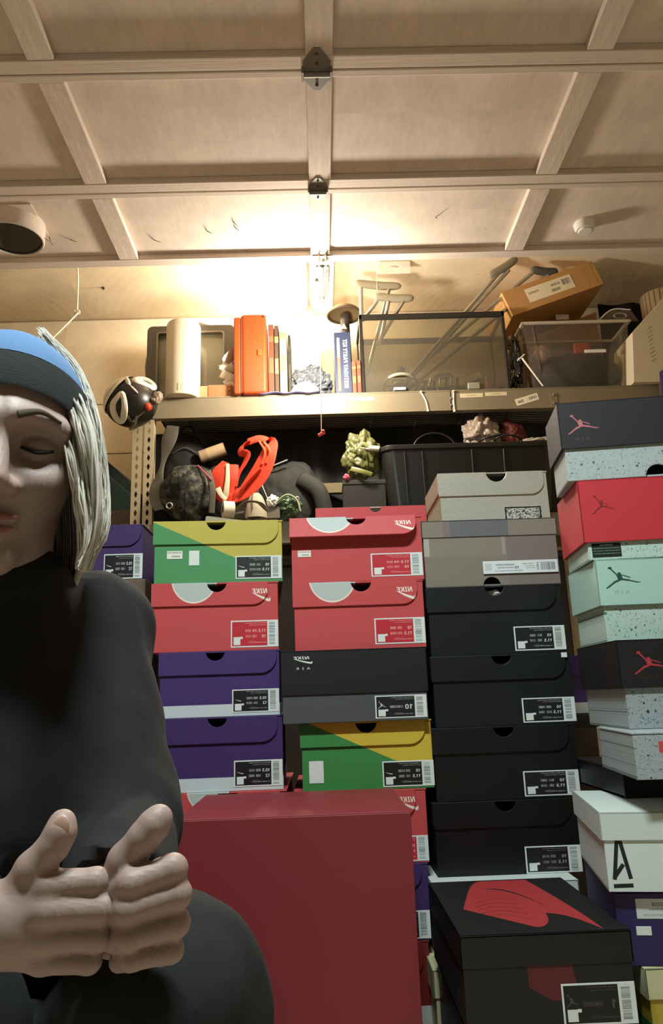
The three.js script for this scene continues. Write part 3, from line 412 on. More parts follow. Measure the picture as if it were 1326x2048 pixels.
// right hand stack, nearer to the camera
stackUp(1.2, 1240, [805, 960, 1119, 1283], [
  { x: [1126, 1400], depth: 0.11, turn: -0.13, kind: 'cap', flap: 0.60, over: 0.005, under: { x: 0.13, r: 0.02 }, body: mats.speckGrey, lid: mats.lidBlack, label: 'speckled grey shoe box with a black lid, topmost at the right edge' },
  { x: [1168, 1440], depth: 0.15, turn: -0.10, kind: 'cap', flap: 0.79, over: 0.006, body: mats.speckMint, lid: mats.lidRed, label: 'speckled shoe box with a tall red lid and a black notice', labels: [[0.03, 0.03, 0.235, 0.20, L.info]] },
  { x: [1204, 1480], depth: 0.15, turn: -0.05, kind: 'cap', flap: 0.57, over: 0.006, body: mats.speckMint, lid: mats.lidMint, label: 'speckled shoe box with a pale mint lid and a dark leaping figure' },
]);
stackUp(1.08, 1290, [1271.5, 1464, 1560], [
  { x: [1247, 1540], depth: 0.2, turn: -0.05, kind: 'cap', flap: 0.55, over: 0.006, dist: 1.16, body: mats.speckGrey2, lid: mats.lidDark, label: 'speckled grey shoe box with a black lid and a red leaping figure' },
  { x: [1268, 1560], depth: 0.2, turn: -0.12, kind: 'plain', dist: 1.08, body: mats.speckRed, label: 'speckled grey shoe box with a red patch, jutting out over the white box' },
]);
{
  const yTop = at(1290, 1560, 1.08).y - 0.0006, yA = at(1250, 1622, 1.12).y, yP = at(1250, 1783, 1.12).y, yI = at(1250, 1937, 1.12).y;
  const put = (x0, x1, d, y0, y1, depth, k) => { const a = at(x0, 1700, d), b = at(x1, 1700, d); return carton({ w: b.x - a.x, h: y1 - y0 - 0.0008, d: depth, pos: stand(a.x, y0 + 0.0004, -d, b.x - a.x, depth, k.turn || 0), ...k }); };
  put(1262, 1490, 1.24, yA, yTop, 0.24, { kind: 'plain', body: mats.black2, label: 'flat black box wedged above the white box at the right' });
  put(1208, 1500, 1.12, yP, yA, 0.24, { turn: -0.17, kind: 'cap', flap: 0.36, over: 0.003, body: mats.aBox, lid: mats.white, label: 'white shoe box with a black letter emblem' });
  put(1216, 1500, 1.13, yI, yP, 0.22, { turn: -0.15, kind: 'plain', body: mats.purpleDeep, label: 'deep purple shoe box under the white box', labels: [[0.14, 0.62, 0.44, 0.89, L.plainGrey], [0.125, 0.40, 0.225, 0.52, stickerMat, 0, 'sticker']] });
  put(1262, 1500, 1.12, yI - 0.135, yI, 0.22, { kind: 'cap', flap: 0.28, over: 0.003, body: mats.diag3, lid: mats.cream, label: 'yellow and green shoe box with a pale lid, in the lower right corner' });
  if (yI - 0.135 > 0.02) put(1262, 1500, 1.14, 0, yI - 0.135, 0.22, { kind: 'plain', body: mats.brownBox, label: 'brown box on the floor under the corner box' });
}
{ // big red carton standing on the floor
  const cm = cardMat(0x82262d), a = at(352, 1640, 1.14), b = at(822, 1640, 1.14), w = b.x - a.x, h = a.y, d = 0.28, t = thing('large_carton', 'large plain red carton standing on the floor beside the dark knee', 'carton', V((a.x + b.x) / 2, 0.0004, -1.14 - d / 2));
  part('body', rbox(w - 0.004, h - 0.004, d - 0.004, 0.003, 0, (h - 0.004) / 2, 0), cm, t); part('lid', [rbox(w, 0.004, d, 0.0015, 0, h - 0.002, 0), rbox(w, h - 0.01, 0.003, 0.0012, 0, (h - 0.01) / 2 + 0.008, d / 2)], cm, t);
}
{ // black and red box, lower right of the middle, on a plain box
  const d = 1.08, a = at(922, 1900, d), b = at(1262, 1900, d), y1 = at(1080, 1866, d).y, y0 = at(1180, 2056, d).y, w = b.x - a.x, dd = 0.29, x = (a.x + b.x) / 2;
  const o = carton({ w, h: y1 - y0, d: dd, pos: V(x, y0, -d - dd / 2), kind: 'cap', flap: 0.34, over: 0.002, body: mats.flameFront, lid: mats.black2, label: 'black shoe box with red flame print on its lid, in front of the black boxes', labels: [[0.565, 0.03, 0.995, 0.46, L.leap2]] });
  const top = box(w, 0.0006, dd, 0, y1 - y0 + 0.0004, 0), p = top.attributes.position; for (let i = 0; i < p.count; i++) top.attributes.uv.setXY(i, p.getX(i) / w + 0.5, 0.5 - p.getZ(i) / dd); part('lid_print', top, mats.flame, o, 'red flame print');
  carton({ w: w - 0.01, h: y0 - 0.001, d: dd, pos: V(x, 0.0004, -d - dd / 2), kind: 'plain', body: mats.black2, label: 'black box on the floor under the flame printed box' });
}
// ---------- the shelving behind the boxes ----------
const SD = 2.85, deckY = at(700, 787, SD).y, lowY = at(640, 1040, SD).y, beamH = 0.088;
const xL = at(306, 815, SD).x, xR = at(1300, 790, SD).x;
{
  const t = thing('shelving_unit', 'cream metal shelving unit with slotted uprights behind the shoe boxes', 'shelf', V((xL + xR) / 2, 0, -SD - 0.2)), O = t.position;
  const W = xR - xL;
  // slotted uprights
  const slotted = (w, h) => { const s = new THREE.Shape(); s.moveTo(-w / 2, 0); s.lineTo(w / 2, 0); s.lineTo(w / 2, h); s.lineTo(-w / 2, h); s.closePath(); for (let y = 0.03; y < h - 0.03; y += 0.0375) { const p = new THREE.Path(); p.moveTo(-0.0035, y - 0.011); p.lineTo(0.0035, y - 0.011); p.lineTo(0.0035, y - 0.006); p.lineTo(0.0062, y - 0.002); p.lineTo(0.0062, y + 0.003); p.lineTo(0.003, y + 0.009); p.lineTo(0.003, y + 0.012); p.lineTo(-0.003, y + 0.012); p.lineTo(-0.003, y + 0.009); p.lineTo(-0.0062, y + 0.003); p.lineTo(-0.0062, y - 0.002); p.lineTo(-0.0035, y - 0.006); p.closePath(); s.holes.push(p); } return extrude(s, 0.002, 0, 4); };
  const hL = deckY + 0.002, ux = [at(272.5, 950, SD).x, at(296, 950, SD).x];
  for (const [i, x] of ux.entries()) part('upright', [slotted(0.038, hL).translate(x - O.x, 0, -SD - O.z - 0.002), rbox(0.002, hL, 0.036, 0.0008, x - O.x + (i ? 0.018 : -0.018), hL / 2, -SD - O.z - 0.02)], M.shelf, t);
  for (const x of [xL + 0.0, xR + 0.02]) part('upright', [slotted(0.038, hL).translate(x - O.x, 0, -0.2), rbox(0.002, hL, 0.036, 0.0008, x - O.x, hL / 2, -0.19)], M.shelf, t);
  part('upright', [slotted(0.038, hL).translate(xR + 0.02 - O.x, 0, 0.198), rbox(0.002, hL, 0.036, 0.0008, xR + 0.038 - O.x, hL / 2, 0.18)], M.shelf, t);
  // beams: a channel with folded lips, a joint near the middle
  const mid = at(902, 800, SD).x;
  for (const [y, name] of [[deckY, 'beam'], [lowY, 'beam']]) for (const [a, b] of [[xL, mid - 0.002], [mid + 0.002, xR + 0.04]]) {
    part(name, [rbox(b - a, beamH, 0.003, 0.001, (a + b) / 2 - O.x, y - beamH / 2, 0.203), rbox(b - a, 0.004, 0.03, 0.0015, (a + b) / 2 - O.x, y - beamH + 0.002, 0.19), rbox(b - a, 0.006, 0.012, 0.002, (a + b) / 2 - O.x, y - 0.002, 0.2)], M.beam, t);
    part(name, rbox(b - a, 0.06, 0.003, 0.001, (a + b) / 2 - O.x, y - 0.031, -0.2), M.beam, t);
  }
  for (const y of [deckY, lowY]) part('shelf_board', rbox(W + 0.03, 0.012, 0.392, 0.002, 0, y - 0.0065, 0), M.board, t);
  // welded wire deck under the upper board
  const wires = []; for (let i = 0; i < 16; i++) wires.push(rod(V(-W / 2, deckY - 0.018, -0.17 + i * 0.0225), V(W / 2, deckY - 0.018, -0.17 + i * 0.0225), 0.0022, 0.0022, 6)); for (let i = 0; i < 8; i++) wires.push(rod(V(-W / 2 + 0.1 + i * 0.2, deckY - 0.022, -0.19), V(-W / 2 + 0.1 + i * 0.2, deckY - 0.022, 0.19), 0.003, 0.003, 6));
  tag(part('wire_deck', wires, M.steel, t), null, null, null, 'stuff');
  for (const [px, py] of [[902, 797], [902, 811], [1107, 790], [1108, 806]]) { const p = at(px, py, SD - 0.006).sub(O); part('bolt', [cyl(0.0055, 0.0055, 0.004, 0, 0, 0, 12).rotateX(Math.PI / 2).translate(p.x, p.y, 0.2065), new THREE.SphereGeometry(0.0045, 10, 6).translate(p.x, p.y, 0.209)], M.hinge, t); }
  const lap = at(1107, 798, SD).sub(O); part('splice_plate', rbox(0.03, 0.06, 0.002, 0.0008, lap.x, lap.y - 0.004, 0.2055), M.beam, t);
}
// two long dark chests added to darken the gaps between the stacks of shoe boxes
for (const [k, lab] of [[0, 'long dark brown chest added on the floor to darken the gaps under the shelving'], [1, 'long dark brown chest added on another one to darken gaps under the shelving']]) {
  const w = 1.62, hh = (lowY - 0.14) / 2, t = thing('added_chest', lab, 'chest', V(0.17, 0.001 + k * hh, -3.02));
  part('body', rbox(w - 0.02, hh - 0.03, 0.24, 0.012, 0, (hh - 0.03) / 2, 0, 3), std(0x231a14, 0.8), t); part('lid', rbox(w - 0.004, 0.028, 0.26, 0.008, 0, hh - 0.016, 0, 3), std(0x2b2018, 0.8), t);
}
// strips of tape and ties on the beam
const tape = (px0, px1, py, h, roll, map, label, cat = 'label') => { const a = at(px0, py, SD - 0.0045), b = at(px1, py, SD - 0.0045), w = b.x - a.x; const o = part('tape_label', planar(rbox(w, h, 0.0008, 0.0004, 0, 0, 0, 1), -w / 2, -h / 2, w, h), map, scene); o.position.set((a.x + b.x) / 2, (a.y + b.y) / 2, -SD + 0.0052); o.rotation.z = roll; tag(o, label, cat); };
const strip = (seed) => std(0xffffff, 0.7, { map: canvas(256, 40, (g, W, H) => { g.fillStyle = '#d9cbaa'; g.fillRect(0, 0, W, H); fineText(g, 70, 20, 110, '#6b5f48', seed, 9); }) });
tape(648, 690, 798.5, 0.016, 0.0, strip(3), 'small printed strip on the beam below the birthday box'); tape(702, 749, 798, 0.016, 0.01, strip(4), 'small printed strip on the beam left of the cable ties');
tape(920, 966, 791, 0.018, 0.01, strip(5), 'small printed strip on the beam right of the cable ties'); tape(970, 1014, 788, 0.016, 0.01, strip(6), 'small printed strip on the beam beside the handwritten tape');
tape(1030, 1078, 799, 0.030, 0.28, std(0xffffff, 0.7, { map: canvas(256, 84, (g, W, H) => { g.fillStyle = '#eadfc4'; g.fillRect(0, 0, W, H); mirrorText(g, 'ONI :', 238, 40, 'bold 46px sans-serif', '#2d2823'); mirrorText(g, '3W', 92, 44, 'bold 46px sans-serif', '#2d2823'); }) }), 'slanted handwritten tape with black capitals on the beam');
for (const [a, b, c, l] of [[[842, 784], [852, 803], [856, 821], 'slanting white cable tie on the beam'], [[907, 783], [907, 802], [909, 822], 'upright white cable tie on the beam by its bolts']]) { const p = [a, b, c].map((q) => at(q[0], q[1], SD - 0.009)); tag(part('cable_tie', [sweep(p, () => [0.0032, 0.0011], 16, 6, V(1, 0, 0)), rbox(0.009, 0.009, 0.006, 0.002, p[2].x, p[2].y, p[2].z), rbox(0.008, 0.007, 0.012, 0.002, p[0].x, p[0].y + 0.001, p[0].z)], M.white, scene), l, 'tie'); }
{ // purple plastic sheet lying under things along the edge of the shelf
  const a = at(492, 790, SD), b = at(640, 787, SD); const pts = []; for (let i = 0; i <= 12; i++) pts.push(V(a.x + (b.x - a.x) * i / 12, deckY + 0.004 + 0.003 * Math.sin(i * 1.7), -SD - 0.004));
  tag(part('plastic_sheet', sweep(pts, () => [0.0025, 0.03], 48, 8, V(0, 1, 0)), std(0x6e6aa5, 0.3), scene), 'crinkled purple plastic sheet lying on the shelf edge by the orange case', 'sheet');
}
// ---------- things on the upper shelf ----------
function spot(pxL, pxR, pyT, d) { const a = at(pxL, pyT, d), b = at(pxR, pyT, d); return { x: (a.x + b.x) / 2, w: b.x - a.x, h: (a.y + b.y) / 2 - deckY, p: V((a.x + b.x) / 2, deckY, -d) }; }
{ // old monitor
  const s = spot(297, 471, 655, 2.99), t = thing('monitor', 'old dark grey picture tube television on the left of the shelf', 'television', s.p), { w, h } = s;
  const fr = new THREE.Shape(); const rr = (sh, x0, y0, x1, y1, r) => { sh.moveTo(x0 + r, y0); sh.lineTo(x1 - r, y0); sh.quadraticCurveTo(x1, y0, x1, y0 + r); sh.lineTo(x1, y1 - r); sh.quadraticCurveTo(x1, y1, x1 - r, y1); sh.lineTo(x0 + r, y1); sh.quadraticCurveTo(x0, y1, x0, y1 - r); sh.lineTo(x0, y0 + r); sh.quadraticCurveTo(x0, y0, x0 + r, y0); };
  rr(fr, -w / 2, 0, w / 2, h, 0.028); const hole = new THREE.Path(); rr(hole, -w / 2 + 0.045, 0.055, w / 2 - 0.05, h - 0.035, 0.014); fr.holes.push(hole);
  part('bezel', extrude(fr, 0.03, 0.004).translate(0, 0, -0.012), std(0x615e55, 0.45), t);
  const lip = new THREE.Shape(); rr(lip, -w / 2 + 0.04, 0.05, w / 2 - 0.045, h - 0.03, 0.018); const lh = new THREE.Path(); rr(lh, -w / 2 + 0.047, 0.057, w / 2 - 0.052, h - 0.037, 0.012); lip.holes.push(lh);
  part('screen_trim', extrude(lip, 0.006, 0.0015).translate(0, 0, 0.018), std(0x8d887a, 0.4), t);
  const sc = new THREE.SphereGeometry(0.9, 32, 24, 0, Math.PI * 2, 0, 0.26).rotateX(Math.PI / 2).translate(0, 0, -0.9); sc.scale((w - 0.085) / 0.34, (h - 0.075) / 0.34, 0.35); part('screen', sc.translate(-0.002, h / 2 + 0.01, 0.006), phys(0x8f8e7c, 0.25, { clearcoat: 0.6 }), t);
  part('housing', [rbox(w - 0.01, h - 0.01, 0.07, 0.02, 0, h / 2, -0.042), rbox(w * 0.7, h * 0.7, 0.09, 0.03, 0, h * 0.45, -0.10)], std(0x3a3833, 0.6), t);
  for (const x of [0.26, 0.33, 0.4]) part('button', rbox(0.016, 0.010, 0.006, 0.002, w * x, 0.028, 0.02), M.dark, t);
}
{ // tall white canister
  const s = spot(334, 401, 648, 2.87), t = thing('paper_roll', 'tall white cylinder with a small printed mark, in front of the old television', 'roll', s.p), r = s.w / 2;
  part('body', new THREE.LatheGeometry([[0, 0], [r - 0.004, 0], [r, 0.004], [r, s.h - 0.016], [r - 0.006, s.h - 0.005], [r - 0.016, s.h], [0, s.h]].map(([x, y]) => new THREE.Vector2(x, y)).reverse(), 48), std(0xdcd0b8, 0.6), t);
  const seal = canvas(64, 96, (g, W, H) => { g.fillStyle = '#e2d6bd'; g.fillRect(0, 0, W, H); g.strokeStyle = '#8d7e62'; g.lineWidth = 3; g.strokeRect(8, 6, 48, 20); g.beginPath(); g.arc(20, 46, 9, 0, 7); g.moveTo(52, 46); g.arc(44, 46, 9, 0, 7); g.moveTo(30, 74); g.arc(20, 74, 9, 0, 7); g.moveTo(54, 74); g.arc(44, 74, 9, 0, 7); g.stroke(); });
  part('printed_mark', planar(rbox(0.022, 0.032, 0.002, 0.0008, 0.004, 0.03, r + 0.0003, 1), -0.007, 0.014, 0.022, 0.032), std(0xffffff, 0.7, { map: seal }), t);
}
{ const s = spot(382, 470, 777, 2.90), t = thing('cloth_case', 'flat tan soft case lying between the white cylinder and the orange case', 'case', s.p); part('body', rbox(s.w, s.h, 0.07, 0.012, 0, s.h / 2, 0, 4), std(0xb9986a, 0.8), t); part('flap', rbox(s.w * 0.6, s.h + 0.003, 0.06, 0.012, s.w * 0.18, s.h / 2 + 0.001, 0.008, 4), std(0xa5714a, 0.8), t); part('snap', new THREE.SphereGeometry(0.005, 10, 8).translate(s.w * 0.4, s.h * 0.6, 0.039), M.steel, t); }
{ // crumpled white cloth stuck between
  const p = [[470, 705], [446, 728], [452, 735], [468, 738], [442, 745], [468, 757], [450, 772], [466, 770], [466, 795]].map((q, i) => at(q[0], q[1], 2.88 - 0.008 * (i % 2)));
  tag(part('white_rag', [sweep(p.slice(0, 4), (t) => [0.03 - 0.015 * t, 0.0025], 24, 10, V(0.4, 0.8, 0.5)), sweep(p.slice(3, 6), (t) => [0.026 - 0.012 * t, 0.0025], 20, 10, V(0.5, 0.7, 0.6)), sweep(p.slice(5), (t) => [0.02 - 0.012 * t, 0.0025], 24, 10, V(0.3, 0.9, 0.3))], std(0xd8d0bc, 0.9, { side: THREE.DoubleSide }), scene), 'crumpled white rag sticking out beside the orange case', 'rag');
}
{ // orange case
  const s = spot(470, 534, 646, 2.90), t = thing('orange_case', 'tall worn orange hard case standing upright on the shelf', 'case', s.p), { w, h } = s, om = std(0xab3d0e, 0.55, { bumpMap: rough2, bumpScale: 0.0006 });
  part('shell', rbox(w * 0.74, h, 0.16, 0.012, w * 0.13, h / 2, 0, 4), om, t); part('shell', rbox(w * 0.22, h * 0.97, 0.15, 0.008, -w * 0.37, h * 0.485, 0.002, 4), std(0xa2400f, 0.55), t); part('seam', rbox(0.006, h * 0.96, 0.152, 0.002, -w * 0.245, h * 0.49, 0.002), std(0x7a3510, 0.7), t);
  part('rivet', new THREE.SphereGeometry(0.0045, 10, 8).translate(w * 0.42, h - 0.016, 0.081), M.dark, t); part('latch', rbox(0.016, 0.028, 0.008, 0.002, w * 0.3, h * 0.5, 0.082), std(0xb04c14, 0.5), t);
}
const book = (pxL, pxR, pyT, d, color, label, band, depth = 0.17, o = {}) => { const s = spot(pxL, pxR, pyT, d), t = thing(o.name || 'book', label, o.category || 'book', V(s.x, deckY, -d - depth / 2)); part('cover', [rbox(s.w - 0.001, s.h, depth, Math.min(0.004, s.w / 5), 0, s.h / 2, 0, 3)], std(color, 0.65), t); part('pages', rbox(Math.max(0.004, s.w - 0.008), s.h - 0.008, 0.006, 0.001, 0, s.h / 2, -depth / 2 - 0.001), M.paper, t); if (band) part('spine_band', [rbox(s.w * 0.8, s.h * 0.08, 0.0012, 0.0005, 0, s.h * 0.8, depth / 2 + 0.0003), rbox(s.w * 0.7, s.h * 0.2, 0.0012, 0.0005, 0, s.h * 0.45, depth / 2 + 0.0003)], std(band, 0.6), t); return { t, s, depth }; };
book(536, 547, 648, 2.90, 0x6b3a24, 'dark red brown book pressed against the orange case', 0x8d5a34);
book(547.5, 557, 650, 2.905, 0x4a3826, 'thin dark book between the orange case and the cream binder', 0xb0925a);
book(557.5, 572, 641, 2.89, 0xcdb98a, 'cream ring binder standing beside the thin dark book', 0xa88f5c, 0.18, { name: 'ring_binder', category: 'binder' });
book(575, 581, 670, 2.92, 0x28231f, 'thin black folder left of the grey plastic bag', 0x3a342c, 0.14, { name: 'folder', category: 'folder' });
{ // birthday box
  const { t, s, depth } = book(667, 700, 664, 2.88, 0x27304a, 'dark blue box with mirrored birthday lettering along its spine', null, 0.18, { name: 'party_box', category: 'box' });
  const tex = canvas(128, 512, (g, W, H) => { g.fillStyle = '#27304a'; g.fillRect(0, 0, W, H); g.fillStyle = '#b65a43'; g.fillRect(20, 200, 22, 275); g.fillStyle = '#c9a27c'; g.fillRect(20, 40, 22, 160); g.save(); g.translate(85, 455); g.rotate(-Math.PI / 2); g.scale(1, -1); g.font = 'bold 46px sans-serif'; g.fillStyle = '#efe3cc'; g.textBaseline = 'middle'; g.fillText('BIRTHDAY PARTY KIT', 0, 0, 400); g.restore(); });
  part('spine_print', planar(rbox(s.w * 0.96, s.h * 0.97, 0.001, 0.0004, 0, s.h / 2, depth / 2 + 0.0003, 1), -s.w * 0.48, s.h * 0.015, s.w * 0.96, s.h * 0.97), std(0xffffff, 0.5, { map: tex }), t);
}
book(703, 712, 722, 2.87, 0x8f4a30, 'short red brown book beside the dark blue box', 0xa56a44); book(712.5, 721, 720, 2.87, 0x7b3f2b, 'short dark red book against the glass tank', 0x9b5f40);
{ // grey translucent bag with shoes, and a white plate
  const s = spot(578, 666, 722, 2.96), t = thing('plastic_bag', 'grey translucent plastic bag with dark lumps right of the cream binder', 'bag', s.p); part('film', crumple(s.w / 2 * 0.9, s.h / 2 * 0.8, 0.06, 3, 0.32, 2.6, 28), phys(0x5b6066, 0.25, { transmission: 0.25, thickness: 0 }), t);
  part('shoe', crumple(s.w / 2 * 0.55, s.h / 2 * 0.5, 0.04, 9, 0.25, 1.8, 16).translate(0, 0.008, 0), std(0x3a3c42, 0.6), t); part('tie', tube([V(-0.01, s.h * 0.8, 0.05), V(0.02, s.h * 0.9, 0.06), V(0.035, s.h * 0.78, 0.06), V(0.01, s.h * 0.7, 0.062)], 0.003, 24, 6), M.paper, t);
  const q = spot(580, 640, 765, 2.875), d = thing('white_plate', 'white rounded plate edge standing in front of the grey plastic bag', 'plate', q.p); const sh = new THREE.Shape(); sh.absellipse(0, 0, q.w / 2, q.h, 0, Math.PI); const rim = new THREE.Path(); part('plate', extrude(sh, 0.008, 0.002), std(0xf1ead9, 0.4), d); const ring = []; for (let i = 0; i <= 16; i++) { const a = i / 16 * Math.PI; ring.push(V(Math.cos(a) * q.w / 2 * 0.93, Math.sin(a) * q.h * 0.93, 0.009)); } part('rim', tube(ring, 0.004, 32, 8), M.white, d);
}
{ // dark round hat with a pale triangle, behind the books
  const s = spot(655, 722, 612, 3.13), t = thing('felt_hat', 'dark rounded hat with a pale triangle badge behind the birthday box', 'hat', V(s.x, deckY, -3.13)); const r = s.w / 2;
  part('crown', new THREE.SphereGeometry(r, 28, 18, 0, Math.PI * 2, 0, Math.PI / 2).scale(1, 0.55, 1).translate(0, s.h - r * 0.6, 0), std(0x6f5a3a, 0.8), t); part('brim', new THREE.TorusGeometry(r * 1.02, 0.006, 8, 40).rotateX(Math.PI / 2).translate(0, s.h - r * 0.6, 0), std(0x4b3d29, 0.8), t);
  part('stand', [cyl(0.02, 0.03, s.h - r * 0.6, 0, (s.h - r * 0.6) / 2, 0, 20)], M.board, t); const tri = new THREE.Shape(); tri.moveTo(-0.014, -0.01); tri.lineTo(0.014, -0.012); tri.lineTo(0.002, 0.014); tri.closePath(); const tp = at(687, 655, 3.06).sub(t.position); part('badge', extrude(tri, 0.003, 0.0005).translate(tp.x, tp.y, r * 1.02), M.white, t); part('badge_post', rod(V(tp.x, tp.y, r * 0.6), V(tp.x, tp.y, r * 1.02), 0.003), M.dark, t);
}
{ // glass tank with a black frame, holding odds and ends
  const d = 2.88, a = at(717, 630, d), b = at(1008, 626, d), w = b.x - a.x, dep = 0.24, s = { h: at(860, 625, d).y - deckY }, t = thing('glass_tank', 'glass fish tank with a black frame full of odds and ends', 'tank', V((a.x + b.x) / 2, deckY, -d - dep / 2)), fm = std(0x1d1a17, 0.4), h = s.h;
  const band = (y, hh) => [rbox(w, hh, 0.012, 0.003, 0, y, dep / 2 - 0.006), rbox(w, hh, 0.012, 0.003, 0, y, -dep / 2 + 0.006), rbox(0.012, hh, dep, 0.003, -w / 2 + 0.006, y, 0), rbox(0.012, hh, dep, 0.003, w / 2 - 0.006, y, 0)];
  part('top_frame', band(h - 0.013, 0.026), fm, t); part('bottom_frame', band(0.007, 0.014), fm, t);
  const posts = []; for (const x of [-1, 1]) for (const z of [-1, 1]) part('corner_post', rbox(0.014, h, 0.014, 0.003, x * (w / 2 - 0.007), h / 2, z * (dep / 2 - 0.007)), fm, t);
  const glass = phys(0xd9d6c8, 0.09, { transmission: 1, thickness: 0, ior: 1.45 });
  const dusty = phys(0xcfcaba, 0.14, { transmission: 0.93, thickness: 0, ior: 1.45 }); for (const z of [-1, 1]) part('pane', box(w - 0.02, h - 0.03, 0.003, 0, h / 2, z * (dep / 2 - 0.007)), z > 0 ? dusty : glass, t); for (const x of [-1, 1]) part('pane', box(0.003, h - 0.03, dep - 0.02, x * (w / 2 - 0.007), h / 2, 0), glass, t);
  part('floor_pane', box(w - 0.02, 0.004, dep - 0.02, 0, 0.012, 0), M.dark, t);
  const at2 = (px, py, q = 2.94) => at(px, py, q), fl = deckY + 0.015;
  { const p = at2(800, 765), o = thing('spoked_hoop', 'pale hoop with spokes lying at the left inside the glass tank', 'hoop', V(p.x, fl, p.z)); part('hoop', new THREE.TorusGeometry(0.072, 0.007, 10, 48).rotateX(Math.PI / 2 - 0.35).translate(0, 0.05, 0), std(0xa09a86, 0.4), o); part('hub', [crumple(0.035, 0.028, 0.04, 5, 0.2, 2, 10).translate(0, 0.008, 0), rod(V(-0.07, 0.05, 0), V(0.07, 0.05, 0), 0.004)], M.dark, o); part('tag', rbox(0.05, 0.012, 0.03, 0.002, -0.01, 0.012, 0.05), M.paper, o); }
  { const p = at2(800, 735, 2.99), o = thing('toy_figure', 'small dark toy figure on top of the hoop in the glass tank', 'toy', V(p.x, fl + 0.075, p.z)); o.position.y = fl; part('body', [crumple(0.035, 0.05, 0.025, 11, 0.3, 2.4, 14).translate(0, 0.03, 0), new THREE.SphereGeometry(0.018, 14, 10).translate(0.003, 0.145, 0), rod(V(0, 0.02, 0), V(0.002, 0.14, 0), 0.012)], std(0x4d493d, 0.6), o); part('wing', [rbox(0.05, 0.02, 0.006, 0.003, -0.01, 0.07, 0.03), rbox(0.06, 0.006, 0.02, 0.002, -0.01, 0.095, 0.02)], M.paper, o); }
  { const p = at2(868, 750), o = thing('metal_clamps', 'tangle of chrome rods and clamps in the middle of the glass tank', 'hardware', V(p.x, fl, p.z)); const r = rng(5); part('bar', [rod(V(-0.10, 0.06, 0), V(0.08, 0.085, 0.01), 0.006), rod(V(0.0, 0.09, 0.01), V(0.07, 0.10, 0), 0.008)], M.steel, o); for (let i = 0; i < 7; i++) part('clamp', [rod(V(-0.06 + i * 0.025, 0.005, 0.02 - r() * 0.05), V(-0.05 + i * 0.024 + r() * 0.02, 0.06 + r() * 0.03, 0.01), 0.005), new THREE.TorusGeometry(0.013, 0.004, 8, 18).rotateY(r() * 2).translate(-0.06 + i * 0.025, 0.018, 0.03)], i % 2 ? M.steel : M.dark, o); part('spring_clip', crumple(0.07, 0.015, 0.04, 8, 0.4, 3, 14), std(0x2b2925, 0.5), o); }
  { const p = at2(935, 752), o = thing('small_carton', 'small pale carton tilted on top of junk in the glass tank', 'carton', V(p.x, fl, p.z)); part('body', rbox(0.085, 0.028, 0.04, 0.002).rotateZ(0.42).translate(0.005, 0.062, 0.01), std(0xc9bfa5, 0.7), o); part('end_flap', rbox(0.006, 0.03, 0.042, 0.002, 0.044, 0, 0).rotateZ(0.42).translate(0.005, 0.062, 0.01), M.paper, o); part('packing', [crumple(0.05, 0.024, 0.04, 14, 0.35, 2.4, 12), rbox(0.05, 0.03, 0.03, 0.004, 0.01, 0.016, 0.05)], std(0x8f8a78, 0.6), o); }
  { const p = at2(985, 770), o = thing('orange_spool', 'orange spool with a white stick at the right end of the glass tank', 'spool', V(p.x - 0.01, fl, p.z + 0.02)); part('spool', [cyl(0.016, 0.016, 0.05, 0, 0.018, 0, 20).rotateZ(0), new THREE.TorusGeometry(0.016, 0.003, 8, 24).rotateX(Math.PI / 2).translate(0, 0.04, 0), new THREE.TorusGeometry(0.016, 0.003, 8, 24).rotateX(Math.PI / 2).translate(0, 0.004, 0)], std(0xc2502c, 0.5), o); part('stick', rod(V(-0.016, 0.0, 0.0), V(-0.02, 0.075, 0), 0.003), M.white, o); part('wrap', crumple(0.022, 0.016, 0.02, 4, 0.3, 2.5, 10).translate(0.03, 0, 0), std(0xa5603c, 0.6), o); }
}
// ---------- crutches leaning behind the tank ----------
const tankL = at(717, 630, 2.88).x + 0.02;
function crutch(padA, padB, legs, d, dFoot, label, padColor) {
  const A = at(padA[0], padA[1], d), B = at(padB[0], padB[1], d), mid = A.clone().add(B).multiplyScalar(0.5), t = thing('crutch', label, 'crutch', V(mid.x, deckY, -d)), O = t.position;
  const pts = [0, 0.25, 0.5, 0.75, 1].map((q) => A.clone().lerp(B, q).add(V(0, -0.007 * Math.sin(q * Math.PI), 0)).sub(O));
  part('arm_pad', sweep(pts, (q) => { const e = Math.pow(Math.max(0, 1 - Math.pow(Math.abs(q * 2 - 1), 6)), 0.5); return [0.017 * e + 0.001, 0.017 * e + 0.001]; }, 40, 16), padColor, t);
  for (const [a, b] of legs) { const p = at(a[0], a[1], d).sub(O), q = at(b[0], b[1], dFoot ?? d).sub(O), dir = q.clone().sub(p); let k = (0.017 - p.y) / dir.y; if (dir.x < 0) k = Math.min(k, (tankL - O.x - p.x) / dir.x); part('shaft', rod(p, p.clone().addScaledVector(dir, Math.min(k, 3.5)), 0.0085, 0.0085, 14), M.steel, t); }
  return t;
}
const padMat = std(0x857b66, 0.85), padDark = std(0x45413a, 0.85);
crutch([708, 565], [803, 572], [[[722, 576], [723, 632]], [[778, 578], [764, 632]]], 2.96, 2.98, 'crutch with the left pale arm pad, its shaft going behind the glass tank', padMat);
crutch([748, 592], [828, 596], [[[755, 602], [735, 628]], [[777, 603], [772, 628]], [[806, 603], [791, 628]]], 2.93, 2.95, 'crutch with the smaller arm pad just below another, above the glass tank', padMat);
crutch([1034, 516], [976, 552], [[[1003, 540], [927, 628]], [[1018, 540], [942, 624]]], 2.92, 2.94, 'leaning crutch with its pad tipped up towards the door, right of the bulb', padMat);
